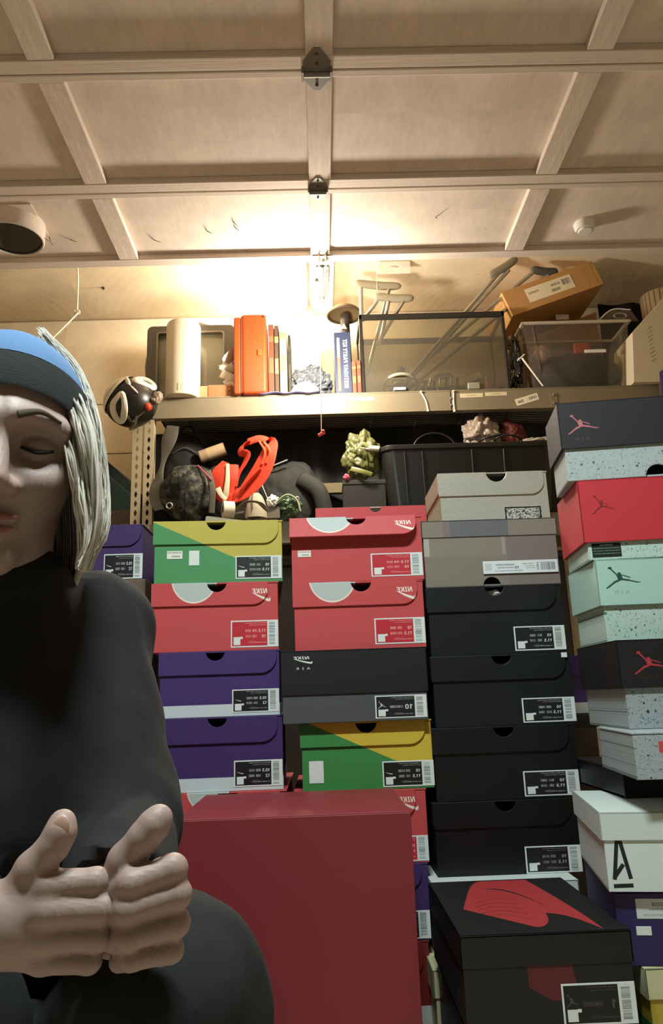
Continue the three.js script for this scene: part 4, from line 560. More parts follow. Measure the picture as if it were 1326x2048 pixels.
crutch([1062, 538], [1116, 543], [[[1066, 545], [975, 620]], [[1096, 550], [1008, 622]]], 2.94, 2.96, 'leaning crutch with a dark arm pad touching the tilted cardboard box', padDark);
// ---------- right end of the upper shelf ----------
{ // clear bins
  const d = 2.87, a = at(1042, 640, d), b = at(1263, 640, d), a2 = at(1082, 770, d), h = at(1150, 640, d).y - deckY, w = b.x - a.x, dep = 0.20, clear = phys(0xddd6c8, 0.1, { transmission: 0.93, thickness: 0, ior: 1.45 });
  const t = thing('clear_bin', 'clear plastic storage bin with dark contents at the right of the shelf', 'bin', V((a.x + b.x) / 2, deckY, -d - dep / 2));
  const ins = 0.05, shell = new THREE.CylinderGeometry(1, 0.86, h - 0.012, 4, 1, true, Math.PI / 4).scale((w / 2 - 0.012) * Math.SQRT2, 1, (dep / 2 - 0.012) * Math.SQRT2).translate(0, h / 2 - 0.004, 0);
  part('wall', shell, clear, t); part('bottom', rbox(w * 0.84, 0.004, dep * 0.84, 0.001, 0, 0.004, 0), clear, t);
  part('rim', [rbox(w, 0.012, 0.016, 0.005, 0, h - 0.006, dep / 2 - 0.008), rbox(w, 0.012, 0.016, 0.005, 0, h - 0.006, -dep / 2 + 0.008), rbox(0.016, 0.012, dep, 0.005, -w / 2 + 0.008, h - 0.006, 0), rbox(0.016, 0.012, dep, 0.005, w / 2 - 0.008, h - 0.006, 0)], phys(0xd9cdb8, 0.25, { transmission: 0.3, thickness: 0 }), t);
  part('corner_rib', rod(V(-w / 2 + 0.05, h - 0.02, dep / 2 - 0.012), V(-w / 2 + 0.066, 0.09, dep / 2 - 0.02), 0.003), clear, t);
  const put = (name, label, cat, g, m, x, y, z) => { const o = part(name, g, m, scene); o.position.set(t.position.x + x, deckY + y, t.position.z + z); return tag(o, label, cat); };
  put('grey_pouch', 'dark rounded pouch filling the lower half of the clear bin', 'pouch', crumple(w * 0.40, h * 0.30, dep * 0.38, 6, 0.06, 1.2, 22), std(0x171413, 0.5), 0.012, 0.012, 0.005);
  put('orange_packet', 'orange packet seen through the clear bin', 'packet', rbox(0.07, 0.05, 0.02, 0.005), std(0xb5532e, 0.6), 0.04, h * 0.70, 0.02);
  put('white_strip', 'white strip lying on the contents of the clear bin', 'strip', rbox(0.09, 0.014, 0.006, 0.002), M.paper, 0.07, h * 0.56, 0.085);
  put('pale_sheet', 'pinkish sheet folded in the left corner of the clear bin', 'sheet', crumple(0.045, 0.045, 0.03, 12, 0.25, 1.6, 12), std(0xa78b7c, 0.7), -w / 2 + 0.085, h * 0.45, 0.03);
}
tag(part('board', rbox(0.62, at(500, 634, 3.2).y - deckY, 0.012, 0.002, at(505, 640, 3.2).x, deckY + (at(500, 634, 3.2).y - deckY) / 2, -3.21), std(0xd8c79f, 0.6), scene), 'pale flat board leaning behind the old television and the orange case', 'board');
{ // tilted cardboard parcel on another carton
  const d = 2.95, a = at(1018, 590, d), b = at(1198, 527, d), c = at(1030, 640, d), w = a.distanceTo(b), h = a.distanceTo(c), ang = Math.atan2(b.y - a.y, b.x - a.x);
  const low = at(1110, 640, d), t = thing('cardboard_parcel', 'long tilted cardboard parcel with a white address label', 'box', V(0, 0, 0)); const ctr = a.clone().add(at(1205, 568, d)).multiplyScalar(0.5); t.position.set(ctr.x, ctr.y - h / 2, -d - 0.16); t.rotation.z = ang;
  part('body', rbox(w, h, 0.36, 0.003, 0, h / 2, 0), M.card, t); part('tape', [rbox(w * 1.002, 0.001, 0.05, 0.0004, 0, h + 0.0004, 0), rbox(0.05, h * 1.002, 0.001, 0.0004, w * 0.40, h / 2, 0.1805)], std(0xb58a50, 0.35), t);
  const lab = canvas(256, 64, (g, W, H) => { g.fillStyle = '#e6dabd'; g.fillRect(0, 0, W, H); fineText(g, 12, 24, 60, '#6d6350', 3, 10); fineText(g, 140, 22, 50, '#3c3830', 5, 10); barcode(g, 200, 12, 44, 26, 3, false); fineText(g, 130, 46, 50, '#55503f', 7, 14); });
  part('address_label', planar(rbox(w * 0.5, h * 0.55, 0.001, 0.0004, -w * 0.03, h * 0.52, 0.1812, 1), -w * 0.28, h * 0.245, w * 0.5, h * 0.55), std(0xffffff, 0.7, { map: lab }), t);
  const s = spot(1035, 1190, 604, 3.08), o = thing('cardboard_box', 'brown cardboard box behind the clear bin, carrying the tilted parcel', 'box', V(s.x, deckY, -3.145)); const sh = new THREE.Shape(); const hl = at(1035, 655, 2.95).y - deckY, hr = at(1190, 594, 2.95).y - deckY; sh.moveTo(-s.w / 2, 0); sh.lineTo(s.w / 2, 0); sh.lineTo(s.w / 2, hr); sh.lineTo(-s.w / 2, hl); sh.closePath(); part('body', extrude(sh, 0.13, 0.002).translate(0, 0, -0.07), std(0xa37a4c, 0.85), o); part('label', [rbox(0.06, 0.026, 0.001, 0.0004, 0.02, s.h - 0.075, 0.0625)], M.paper, o);
}
{ // near-black sheet added in place of the shadow on the wall at the right
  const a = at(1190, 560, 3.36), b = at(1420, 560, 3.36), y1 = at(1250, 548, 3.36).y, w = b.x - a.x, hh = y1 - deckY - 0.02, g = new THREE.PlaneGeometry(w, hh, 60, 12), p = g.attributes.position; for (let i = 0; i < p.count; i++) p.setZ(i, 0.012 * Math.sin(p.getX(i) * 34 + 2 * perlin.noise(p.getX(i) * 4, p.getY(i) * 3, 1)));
  g.computeVertexNormals(); const bk = g.clone().translate(0, 0, -0.004), t = thing('shadow_sheet', 'nearly black sheet standing in for shadow on the wall right of the tilted parcel', 'cloth', V((a.x + b.x) / 2, deckY + 0.02, -3.372)); part('cloth', merge([g, bk]).translate(0, hh / 2, 0), std(0x17110d, 0.95, { side: THREE.DoubleSide }), t); part('hem', rod(V(-w / 2, hh, 0), V(w / 2, hh, 0), 0.006), M.dark, t);
}
{ // flat dark album with a pale edge
  const d = 2.93, p = at(1240, 632, d), t = thing('record_sleeve', 'dark flat sleeve with a pale edge leaning on the clear bin', 'sleeve', V(p.x, at(1240, 641, d).y, -d - 0.03)); const sh = new THREE.Shape(); sh.moveTo(-0.10, 0); sh.lineTo(0.09, 0.01); sh.lineTo(0.06, 0.062); sh.lineTo(-0.02, 0.064); sh.closePath();
  part('sleeve', extrude(sh, 0.006, 0.001), std(0x554b3c, 0.6), t); part('pale_edge', tube([V(-0.10, 0.001, 0.007), V(-0.02, 0.065, 0.007), V(0.06, 0.063, 0.007)], 0.0028, 20, 6), M.paper, t); const ring = new THREE.TorusGeometry(0.018, 0.003, 6, 24).scale(1.5, 0.7, 1).translate(0.012, 0.034, 0.0075); part('ring_print', ring, std(0xa59a84, 0.6), t);
}
{ // ribbed tan lampshade-like basket and white box at the edge
  const s = spot(1285, 1352, 590, 3.12), t = thing('ribbed_basket', 'tan ribbed basket at the right end of the shelf', 'basket', V(s.x, deckY, -3.13)), r = s.w / 2; part('wall', cyl(r, r * 0.92, s.h, 0, s.h / 2, 0, 40), std(0xb59a76, 0.8), t); for (let i = 0; i < 22; i++) { const a = i / 22 * Math.PI * 2; part('rib', rod(V(Math.cos(a) * r * 0.93, 0.004, Math.sin(a) * r * 0.93), V(Math.cos(a) * r * 1.01, s.h, Math.sin(a) * r * 1.01), 0.004, 0.004, 6), std(0xa88d68, 0.8), t); }
  const d = 2.82, q = [[1264, 665], [1326, 596], [1380, 596], [1380, 800], [1273, 806]].map((z) => at(z[0], z[1], d)); const o = thing('white_box', 'white box with a slanted top and purple print at the right edge of the shelf', 'box', V(q[4].x, deckY, -d - 0.1)); const sh = new THREE.Shape(); q[4].y = q[3].y = deckY + 0.001; q.forEach((v, i) => (i ? sh.lineTo(v.x - q[4].x, v.y - deckY) : sh.moveTo(v.x - q[4].x, v.y - deckY))); sh.closePath(); part('body', extrude(sh, 0.2, 0.002).translate(0, 0, -0.1), std(0xd9cdb0, 0.7), o);
  const pr = new THREE.Shape(); const z = [[1318, 745], [1332, 735], [1345, 790], [1322, 792]].map((v) => at(v[0], v[1], d)); z.forEach((v, i) => (i ? pr.lineTo(v.x - q[4].x, v.y - deckY) : pr.moveTo(v.x - q[4].x, v.y - deckY))); part('purple_print', extrude(pr, 0.001, 0).translate(0, 0, 0.1025), std(0x5a58a0, 0.6), o); const lines = []; for (let i = 0; i < 9; i++) lines.push(rod(V(0.085, 0.09 + i * 0.018, 0.1024), V(0.105, 0.104 + i * 0.018, 0.1024), 0.0008, 0.0008, 5)); part('printed_lines', lines, std(0x9a8f78, 0.7), o);
}
{ // white plastic rod with a cross end, black bag beside the tank
  const p = [at(1044, 716, 2.845), at(1086, 772, 2.845)], c = at(1035, 721, 2.845), e = at(1049, 709, 2.845); tag(part('plastic_rod', [rod(p[0], p[1], 0.004, 0.003), rod(c, e, 0.003)], M.white, scene), 'thin white plastic rod with a short crossbar leaning on the clear bin', 'rod');
  const s = spot(1012, 1042, 690, 2.93), t = thing('black_bag', 'shiny black plastic bag squeezed between the glass tank and the clear bin', 'bag', V(s.x, deckY, -2.93)); part('film', crumple(s.w * 0.42, s.h * 0.5, 0.05, 21, 0.35, 2.4, 26), phys(0x161412, 0.25), t); part('neck', crumple(0.025, 0.03, 0.02, 22, 0.4, 2.6, 12).translate(0.0, s.h * 0.85, 0), phys(0x2a2622, 0.3), t);
  const b = spot(1030, 1052, 652, 2.9), o = thing('calendar_card', 'pale printed card behind the left end of the clear bin', 'card', V(b.x, deckY, -2.99)); part('card', rbox(0.06, b.h, 0.003, 0.001, 0, b.h / 2, 0), std(0xb8a98a, 0.8), o); const dg = canvas(64, 64, (g, W, H) => { g.fillStyle = '#b8a98a'; g.fillRect(0, 0, W, H); mirrorText(g, '01', 32, 34, 'bold 36px sans-serif', '#3a342a', 'center'); }); part('print', planar(rbox(0.04, 0.03, 0.0008, 0.0004, 0, b.h - 0.03, 0.002, 1), -0.02, b.h - 0.045, 0.04, 0.03), std(0xffffff, 0.8, { map: dg }), o);
}
// ---------- bicycle helmet on the end of the beam ----------
{
  const d = 2.83, c = at(268, 815, d), m = metre(268, 815, d), t = thing('bike_helmet', 'white and black bicycle helmet hanging on the left end of the shelf', 'helmet', c.clone().add(V(0, 0, 0.05))), R = V(52 * m, 50 * m, 0.10);
  const P = (px, py, k = 1.0) => { const q = at(px, py, d).sub(c); const n = V(q.x / R.x, q.y / R.y, 0); const r2 = Math.min(0.985, n.lengthSq()); const z = Math.sqrt(1 - r2); return V(q.x * k, q.y * k, z * R.z * k); };
  const black = std(0x17140f, 0.35), shell = std(0xe9e2d0, 0.3);
  part('core', new THREE.SphereGeometry(1, 40, 28).scale(R.x * 0.985, R.y * 0.985, R.z * 0.985), black, t);
  // white outer shell: two overlapping shells on the upper left, and two slim bars
  const capShell = (k, ang, axis) => { const g = new THREE.SphereGeometry(1, 48, 20, 0, Math.PI * 2, 0, ang); g.applyQuaternion(new THREE.Quaternion().setFromUnitVectors(V(0, 1, 0), axis.normalize())); return g.scale(R.x * k, R.y * k, R.z * k); };
  const capRing = (k, a0, a1, axis) => { const g = new THREE.SphereGeometry(1, 48, 12, 0, Math.PI * 2, a0, a1 - a0); g.applyQuaternion(new THREE.Quaternion().setFromUnitVectors(V(0, 1, 0), axis.normalize())); return g.scale(R.x * k, R.y * k, R.z * k); };
  part('shell', [capShell(1.015, 0.80, V(-0.80, 0.58, 0.12)), capRing(1.03, 0.86, 1.04, V(-0.80, 0.58, 0.12))], shell, t); part('shell_edge', capRing(1.004, 0.78, 0.9, V(-0.80, 0.58, 0.12)), std(0x8f8672, 0.5), t);
  const bar = (list, w) => sweep(list.map((q) => P(q[0], q[1], 1.01)), (q) => [w * m * Math.sqrt(Math.max(0.03, 1 - Math.pow(Math.abs(2 * q - 1), 3))), 2.5 * m], 24, 10, V(0.7, 0.7, 0)); part('shell_bar', bar([[266, 780], [272, 790], [277, 799]], 4.5), shell, t); part('shell_bar', bar([[278, 800], [286, 808], [292, 814]], 2.2), shell, t);
  // vents: raised white rims round dark holes
  const vent = (list, w) => sweep(list.map((q) => P(q[0], q[1], 1.0).multiplyScalar(1.005)), (q) => [2.6 * m, w(q) * m], 72, 12, V(0, 0, 1), true);
  part('vent_rim', vent([[263, 816], [267, 832], [264, 848], [254, 857], [245, 849], [244, 834], [253, 824]], (q) => 6.4 - 1.4 * Math.cos(q * 6.283)), shell, t); part('vent_rim', vent([[287, 772], [300, 773], [314, 784], [315, 789], [300, 790], [284, 786]], () => 5), shell, t);
  part('vent_fill', [new THREE.SphereGeometry(1, 20, 14).scale(6 * m, 3 * m, 3 * m).translate(...P(292, 781, 1.0).toArray()), new THREE.SphereGeometry(1, 20, 14).scale(5 * m, 2.4 * m, 3 * m).translate(...P(309, 786, 1.0).toArray())], shell, t);
  const p = at(314, 812, d).sub(c); part('buckle', [crumple(0.022, 0.028, 0.018, 4, 0.2, 1.8, 10).rotateZ(-0.6).translate(p.x, p.y - 0.022, 0.03), rbox(0.016, 0.012, 0.02, 0.004, p.x + 0.006, p.y - 0.014, 0.045)], std(0x8a7d68, 0.5), t); const q = at(307, 832, d).sub(c); part('red_knob', [new THREE.SphereGeometry(0.0135, 20, 14).scale(1, 1, 0.7).translate(q.x, q.y, 0.055), cyl(0.015, 0.015, 0.008, 0, 0, 0, 20).rotateX(Math.PI / 2).translate(q.x, q.y, 0.046)], std(0xd2452b, 0.4), t, 'red round dial');
  part('strap', [sweep([V(0.0, -0.075, 0.06), V(0.02, -0.1, 0.05), V(0.035, -0.085, 0.05), V(q.x, q.y, 0.045)], () => [0.006, 0.0012], 24, 8, V(1, 0, 0.2)), sweep([V(0.035, -0.06, 0.05), V(0.03, -0.11, 0.05), V(0.01, -0.13, 0.045)], () => [0.006, 0.0012], 20, 8, V(1, 0, 0.2))], std(0x5c5242, 0.7), t);
}
{ // dark green mat leaning against the wall
  const d = 3.08, q = [[20, 800], [150, 868], [262, 962], [300, 1010], [300, 1100], [20, 1100]].map((z) => at(z[0], z[1], d)), x0 = q[5].x; q[4].y = q[5].y = 0.001; const sh = new THREE.Shape(); q.forEach((v, i) => (i ? sh.lineTo(v.x - x0, v.y) : sh.moveTo(v.x - x0, v.y))); sh.closePath();
  const t = thing('green_mat', 'dark green folded mat leaning against the wall left of the slotted uprights', 'mat', V(x0, 0, -d)); part('mat', extrude(sh, 0.03, 0.006).translate(0, 0, -0.03), std(0x15231b, 0.85, { bumpMap: weave, bumpScale: 0.0006 }), t); part('mat_fold', extrude(sh, 0.02, 0.006).scale(0.97, 0.965, 1).translate(0.01, 0, 0.006), std(0x192a20, 0.85), t);
  const e = at(235, 1020, 2.95), b = thing('grey_blanket', 'grey brown blanket folded against the green mat by the purple box', 'blanket', V(e.x - 0.03, 0, -2.98)); part('fold', [0, 1, 2, 3, 4, 5, 6, 7].map((i) => rbox(0.26 - 0.006 * (i % 3), e.y / 8 * 0.98, 0.12, 0.03, 0.004 * (i % 2), e.y / 8 * (i + 0.5), 0.003 * (i % 3), 3)), std(0x5a5042, 0.95, { bumpMap: weave, bumpScale: 0.001 }), b);
}
// ---------- things on the lower shelf ----------
function low(pxL, pxR, pyT, d) { const a = at(pxL, pyT, d), b = at(pxR, pyT, d); return { x: (a.x + b.x) / 2, w: b.x - a.x, h: (a.y + b.y) / 2 - lowY, p: V((a.x + b.x) / 2, lowY + 0.001, -d) }; }
const camo = std(0xffffff, 0.85, { map: noiseMap(256, 31, (x, y) => { const a = fbm(x * 5, y * 5, 1.1), b = fbm(x * 7 + 9, y * 7, 4.4); return a > 0.12 ? [0.10, 0.10, 0.085] : b > 0.1 ? [0.34, 0.34, 0.28] : b < -0.14 ? [0.06, 0.06, 0.055] : [0.21, 0.21, 0.175]; }), bumpMap: rough2, bumpScale: 0.002 });
{ const s = low(322, 437, 930, 2.86), t = thing('camouflage_bag', 'dark camouflage bag slumped behind the green and yellow box', 'bag', s.p); const g = crumple(s.w / 2, s.h / 2 * 0.97, 0.09, 2, 0.12, 1.3, 30), p = g.attributes.position, uv = new Float32Array(p.count * 2); for (let i = 0; i < p.count; i++) { uv[2 * i] = p.getX(i) / 0.25; uv[2 * i + 1] = p.getY(i) / 0.25; } g.setAttribute('uv', new THREE.BufferAttribute(uv, 2)); part('body', g, camo, t); part('zip_pull', [rod(V(0.04, s.h * 0.92, 0.05), V(0.10, s.h * 0.62, 0.09), 0.003)], std(0xc2505f, 0.5), t, 'thin pink cord'); part('side_strap', sweep([V(s.w * 0.36, s.h * 0.8, 0.07), V(s.w * 0.45, s.h * 0.5, 0.09), V(s.w * 0.44, 0.02, 0.09)], () => [0.012, 0.0015], 24, 8, V(1, 0, 0)), std(0x5d5a4c, 0.8), t); part('ring', new THREE.TorusGeometry(0.011, 0.003, 8, 24).translate(-s.w * 0.25, 0.05, 0.105), M.steel, t); }
{ const s = low(325, 425, 868, 3.02), t = thing('black_backpack', 'black fabric bag behind the camouflage bag', 'bag', s.p); part('body', crumple(s.w / 2 * 1.05, s.h / 2, 0.075, 7, 0.10, 1.2, 26), std(0x1b1a17, 0.9, { bumpMap: weave, bumpScale: 0.0008 }), t); part('handle', tube([V(-0.03, s.h * 0.93, 0), V(-0.02, s.h * 1.05, 0.01), V(0.02, s.h * 1.05, 0.01), V(0.03, s.h * 0.93, 0)], 0.006, 24, 8), M.dark, t); part('front_seam', tube([V(-0.05, s.h * 0.75, 0.06), V(0, s.h * 0.8, 0.07), V(0.05, s.h * 0.75, 0.06)], 0.003, 20, 6), std(0x4b4a42, 0.6), t); }
{ const a = [[318, 1020], [314, 980], [325, 930], [338, 880], [346, 852]].map((q) => at(q[0], q[1], 2.84)); tag(part('clear_plastic_sheet', [sweep(a, (t) => [0.022 + 0.012 * Math.sin(t * 9), 0.003 + 0.002 * Math.sin(t * 17)], 48, 14, V(1, 0, 0.3))], phys(0x9d998a, 0.18, { transmission: 0.55, thickness: 0 }), scene), 'clear crumpled plastic hanging beside the slotted uprights', 'sheet'); }
{ const a = at(399, 915, 2.95), b = at(450, 897, 2.95), t = thing('cardboard_tube', 'short tan cardboard tube behind the orange cloth', 'tube', a.clone().add(b).multiplyScalar(0.5)); t.position.y -= 0.0; part('tube', rod(a.clone().sub(t.position), b.clone().sub(t.position), 0.026, 0.026, 28), std(0xa58a68, 0.8), t); part('end_cap', rod(a.clone().sub(t.position), a.clone().lerp(b, 0.04).sub(t.position), 0.0275, 0.0275, 28), M.brown, t); part('label_wrap', rod(a.clone().lerp(b, 0.3).sub(t.position), a.clone().lerp(b, 0.95).sub(t.position), 0.0266, 0.0266, 28), std(0xb79a76, 0.7), t);
  const y0 = a.y - 0.03; tag(part('dark_bundle', crumple(0.07, (y0 - lowY) / 2 * 0.99, 0.045, 17, 0.10, 1.3, 22).translate(t.position.x + 0.03, lowY + 0.001, -2.955), std(0x24231f, 0.85), scene), 'dark bundle under the short cardboard tube', 'bundle'); }
{ // orange cloth with a white strap
  const O3 = 2.80, Z = (px, py, k = 0) => at(px, py, O3 + k), om = std(0xdd3c1c, 0.75, { side: THREE.DoubleSide, bumpMap: weave, bumpScale: 0.0004 }), t = thing('orange_vest', 'bright orange cloth vest looped over things on the lower shelf', 'vest', V(0, 0, 0));
  part('loop', [sweep([Z(462, 1002), Z(488, 985), Z(520, 945, -0.01), Z(538, 905, -0.01), Z(543, 884), Z(520, 877, 0.01), Z(496, 884, 0.02)], (q) => [0.010 + 0.026 * Math.sin(Math.PI * Math.min(1, q * 1.25)) + 0.006, 0.004 + 0.002 * Math.sin(q * 14)], 60, 14, V(0.8, -0.5, 0.3)), sweep([Z(500, 884, 0.015), Z(484, 893, 0.01), Z(482, 905), Z(495, 908, -0.005), Z(490, 925), Z(476, 950, 0.005), Z(470, 975)], (q) => [0.018 - 0.006 * q, 0.004], 50, 12, V(0.7, 0.4, 0.5))], om, t);
  part('panel', [sweep([Z(452, 925, 0.01), Z(437, 945), Z(434, 968), Z(445, 990), Z(462, 1004)], (q) => [0.020 + 0.012 * Math.sin(q * 3.1), 0.004], 40, 12, V(1, 0, 0.2)), sweep([Z(466, 930, 0.006), Z(468, 955, -0.004), Z(465, 980), Z(463, 1004)], (q) => [0.022 - 0.010 * q, 0.005], 36, 12, V(1, 0, -0.25)), sweep([Z(520, 942), Z(500, 960, -0.012), Z(482, 980, -0.01), Z(468, 1000)], (q) => [0.030 - 0.016 * q, 0.007], 36, 14, V(0.7, 0.7, 0.2))], om, t);
  part('fold', [sweep([Z(528, 884, -0.018), Z(540, 905, -0.024), Z(532, 928, -0.018)], (q) => [0.006, 0.005], 24, 10, V(1, 0, 0)), sweep([Z(518, 882, -0.012), Z(530, 905, -0.022), Z(523, 930, -0.016)], (q) => [0.005, 0.004], 24, 10, V(1, 0, 0))], std(0xe8552c, 0.7), t);
  part('white_strap', [sweep([Z(455, 928, -0.008), Z(455, 955, -0.012), Z(452, 985, -0.01), Z(450, 1002)], (q) => [0.007 + 0.006 * q, 0.002], 30, 8, V(1, 0, 0)), sweep([Z(435, 976, -0.006), Z(442, 990, -0.01), Z(452, 999, -0.01)], (q) => [0.012 - 0.004 * q, 0.002], 20, 8, V(0.7, 0.6, 0))], std(0xe2d3b4, 0.8), t, 'cream strap');
  const dt = low(440, 540, 1005, 2.86); tag(part('grey_cloth', crumple(dt.w / 2, dt.h / 2, 0.05, 33, 0.2, 1.8, 22).translate(dt.x, lowY, -2.86), std(0x5c564b, 0.85), scene), 'grey cloth bundle under the orange vest', 'cloth');
}
{ // white roll, grey caps
  const a = at(443, 1018, 2.76), b = at(468, 1018, 2.76), t = thing('white_roll', 'short white roll of tape in front of the orange vest', 'roll', V((a.x + b.x) / 2, lowY + 0.002, -2.775)); const r = 0.026, h = at(455, 1004, 2.775).y - lowY; const k = h / 2; part('roll', [cyl(k, k, 0.042, 0, 0, 0, 32).rotateZ(Math.PI / 2).rotateY(0.3).translate(0, k, 0)], std(0xe9dfc4, 0.7), t); part('core', cyl(k * 0.45, k * 0.45, 0.043, 0, 0, 0, 24).rotateZ(Math.PI / 2).rotateY(0.3).translate(0, k, 0), M.brown, t);
  const s = low(488, 536, 985, 2.80), c = thing('peaked_hat', 'pale grey peaked hat upended beside the orange vest', 'hat', s.p); part('crown', new THREE.SphereGeometry(s.w * 0.46, 28, 18, 0, Math.PI * 2, 0, Math.PI / 2).scale(1, s.h / (s.w * 0.46), 0.9), std(0xb9ae96, 0.85, { bumpMap: weave, bumpScale: 0.0005 }), c); part('peak', sweep([V(-s.w * 0.75, 0.02, 0.06), V(-s.w * 0.3, 0.045, 0.085), V(s.w * 0.2, 0.04, 0.085), V(s.w * 0.5, 0.015, 0.05)], (q) => [0.002, 0.016 * Math.sin(Math.PI * (0.1 + 0.8 * q))], 30, 10, V(0, 1, 0)), std(0x8f8674, 0.8), c); part('panel_edge', tube([V(-0.01, s.h * 0.98, 0.01), V(-0.012, s.h * 0.7, s.w * 0.33), V(-0.01, 0.03, s.w * 0.43)], 0.002, 20, 6), std(0x6f6656, 0.8), c); part('button', new THREE.SphereGeometry(0.006, 12, 8).translate(0, s.h, 0), std(0xb9ae96, 0.85), c);
  const w = low(538, 552, 998, 2.80); tag(part('paper_scrap', crumple(w.w * 0.8, 0.022, 0.014, 6, 0.4, 2.2, 8).translate(w.x, at(545, 1014, 2.8).y, -2.80), M.paper, scene), 'crumpled white paper scrap right of the pale grey hat', 'paper');
  const pk = low(535, 560, 1010, 2.82); tag(part('small_carton', rbox(pk.w, Math.max(0.02, at(545, 1015, 2.82).y - lowY), 0.06, 0.003, pk.x, lowY + Math.max(0.02, at(545, 1015, 2.82).y - lowY) / 2, -2.83), std(0x6d675a, 0.7), scene), 'small grey carton under the paper scrap', 'carton');
  const gb = low(555, 596, 995, 2.84), g2 = thing('green_bag', 'translucent green plastic bag behind the gap between the first two stacks', 'bag', gb.p); part('film', crumple(gb.w * 0.62, gb.h * 0.45, 0.05, 19, 0.28, 2.0, 24), phys(0x55704d, 0.25, { transmission: 0.35, thickness: 0 }), g2); part('edge', tube([V(-0.05, gb.h * 0.6, 0.045), V(0, gb.h * 0.95, 0.055), V(0.035, gb.h * 0.75, 0.05), V(0.05, 0.02, 0.05)], 0.0035, 30, 6), std(0xaeb794, 0.4), g2); const r2 = at(594, 998, 2.8).sub(g2.position); part('ring', new THREE.TorusGeometry(0.008, 0.003, 8, 20).translate(r2.x, r2.y, r2.z), M.steel, g2);
}
{ // things at the back of the lower shelf: dark boards and a tan batten
  const s = low(560, 775, 968, 3.10), t = thing('wood_batten', 'tan wooden batten lying at the back of the lower shelf', 'batten', s.p); part('batten', rbox(s.w, 0.045, 0.03, 0.003, 0, s.h - 0.022, 0), std(0x7c6f52, 0.8), t); part('block', [rbox(0.05, s.h - 0.045, 0.03, 0.003, -s.w * 0.35, (s.h - 0.045) / 2, 0), rbox(0.05, s.h - 0.045, 0.03, 0.003, s.w * 0.35, (s.h - 0.045) / 2, 0)], M.board, t);
  const d2 = low(300, 1120, 845, 3.22), b = thing('added_dark_sheet', 'dark grey sheet added to darken the space behind everything on the lower shelf', 'tarpaulin', V(d2.x, lowY, -3.16)); const g = new THREE.PlaneGeometry(d2.w, deckY - 0.04 - lowY, 120, 20), p = g.attributes.position; for (let i = 0; i < p.count; i++) { const x = p.getX(i), y = p.getY(i); p.setZ(i, 0.018 * Math.sin(x * 26 + 2 * perlin.noise(x * 3, y * 3, 2)) + 0.02 * perlin.noise(x * 7, y * 4, 5)); } g.computeVertexNormals(); const bk = g.clone(); bk.translate(0, 0, -0.004); part('sheet', merge([g, bk]).translate(0, (deckY - 0.04 - lowY) / 2, 0), std(0x34342f, 0.6, { side: THREE.DoubleSide }), b); part('hem', tube(Array.from({ length: 24 }, (_, i) => V(-d2.w / 2 + d2.w * i / 23, deckY - 0.045 - lowY, 0.01 * Math.sin(i * 1.9))), 0.004, 120, 6), M.dark, b);  // sheet added to keep the wall behind the lower shelf dark
  const a = at(513, 945, 2.98), e = at(575, 920, 2.98); tag(part('metal_rod', [rod(a, e, 0.004), rod(a, at(540, 1010, 2.98), 0.004)], M.steel, scene), 'thin shiny rod slanting behind the orange vest', 'rod');
  const j = low(515, 640, 925, 3.04), jt = thing('black_jacket', 'dark padded jacket heaped behind the orange vest', 'jacket', j.p); part('body', crumple(j.w / 2, j.h / 2, 0.055, 41, 0.16, 1.5, 28), std(0x2d2d28, 0.8), jt); part('sleeve', sweep([V(0.05, j.h * 0.7, 0.05), V(0.12, j.h * 0.5, 0.08), V(0.15, j.h * 0.15, 0.07)], (q) => [0.035, 0.025], 24, 14), std(0x33332d, 0.8), jt);
}
{ // yellow green bag with flowers
  const s = low(684, 762, 872, 2.84), t = thing('yellow_green_bag', 'yellow green crinkled bag with a pink tip, left of the black bin', 'bag', s.p), y = at(720, 965, 2.84).y - lowY; part('film', crumple(s.w * 0.46, (s.h - y) / 2, 0.05, 27, 0.3, 2.3, 28).translate(0, y, 0), phys(0x70713f, 0.35, { transmission: 0.25, thickness: 0 }), t); const p = at(693, 956, 2.80).sub(t.position); part('pink_tip', crumple(0.013, 0.014, 0.012, 3, 0.25, 2, 8).translate(p.x, p.y - 0.012, p.z), std(0xd0586a, 0.6), t, 'pink tip'); const q = at(748, 897, 2.79).sub(t.position); part('white_cup', [cyl(0.011, 0.011, 0.04, 0, 0, 0, 20).rotateZ(Math.PI / 2 - 0.1).translate(q.x, q.y, q.z), rod(V(q.x - 0.02, q.y - 0.002, q.z), V(q.x - 0.055, q.y + 0.006, q.z), 0.0025)], M.white, t); part('fold', [sweep([V(-0.05, s.h * 0.55, 0.05), V(-0.01, s.h * 0.5, 0.065), V(0.03, s.h * 0.46, 0.06)], (k) => [0.010, 0.003], 20, 8), sweep([V(-0.04, s.h * 0.7, 0.04), V(0.0, s.h * 0.85, 0.05), V(0.04, s.h * 0.75, 0.05)], (k) => [0.008, 0.003], 20, 8)], phys(0x86884f, 0.3), t);
  const u = thing('dark_box', 'low dark box under the yellow green bag', 'box', V(s.x, lowY + 0.001, -2.86)); part('body', rbox(s.w * 1.06, y - 0.004, 0.12, 0.004, 0, (y - 0.004) / 2, 0), std(0x292722, 0.8), u); part('lid', rbox(s.w * 1.08, 0.018, 0.125, 0.003, 0, y - 0.012, 0), std(0x35322b, 0.8), u);
}
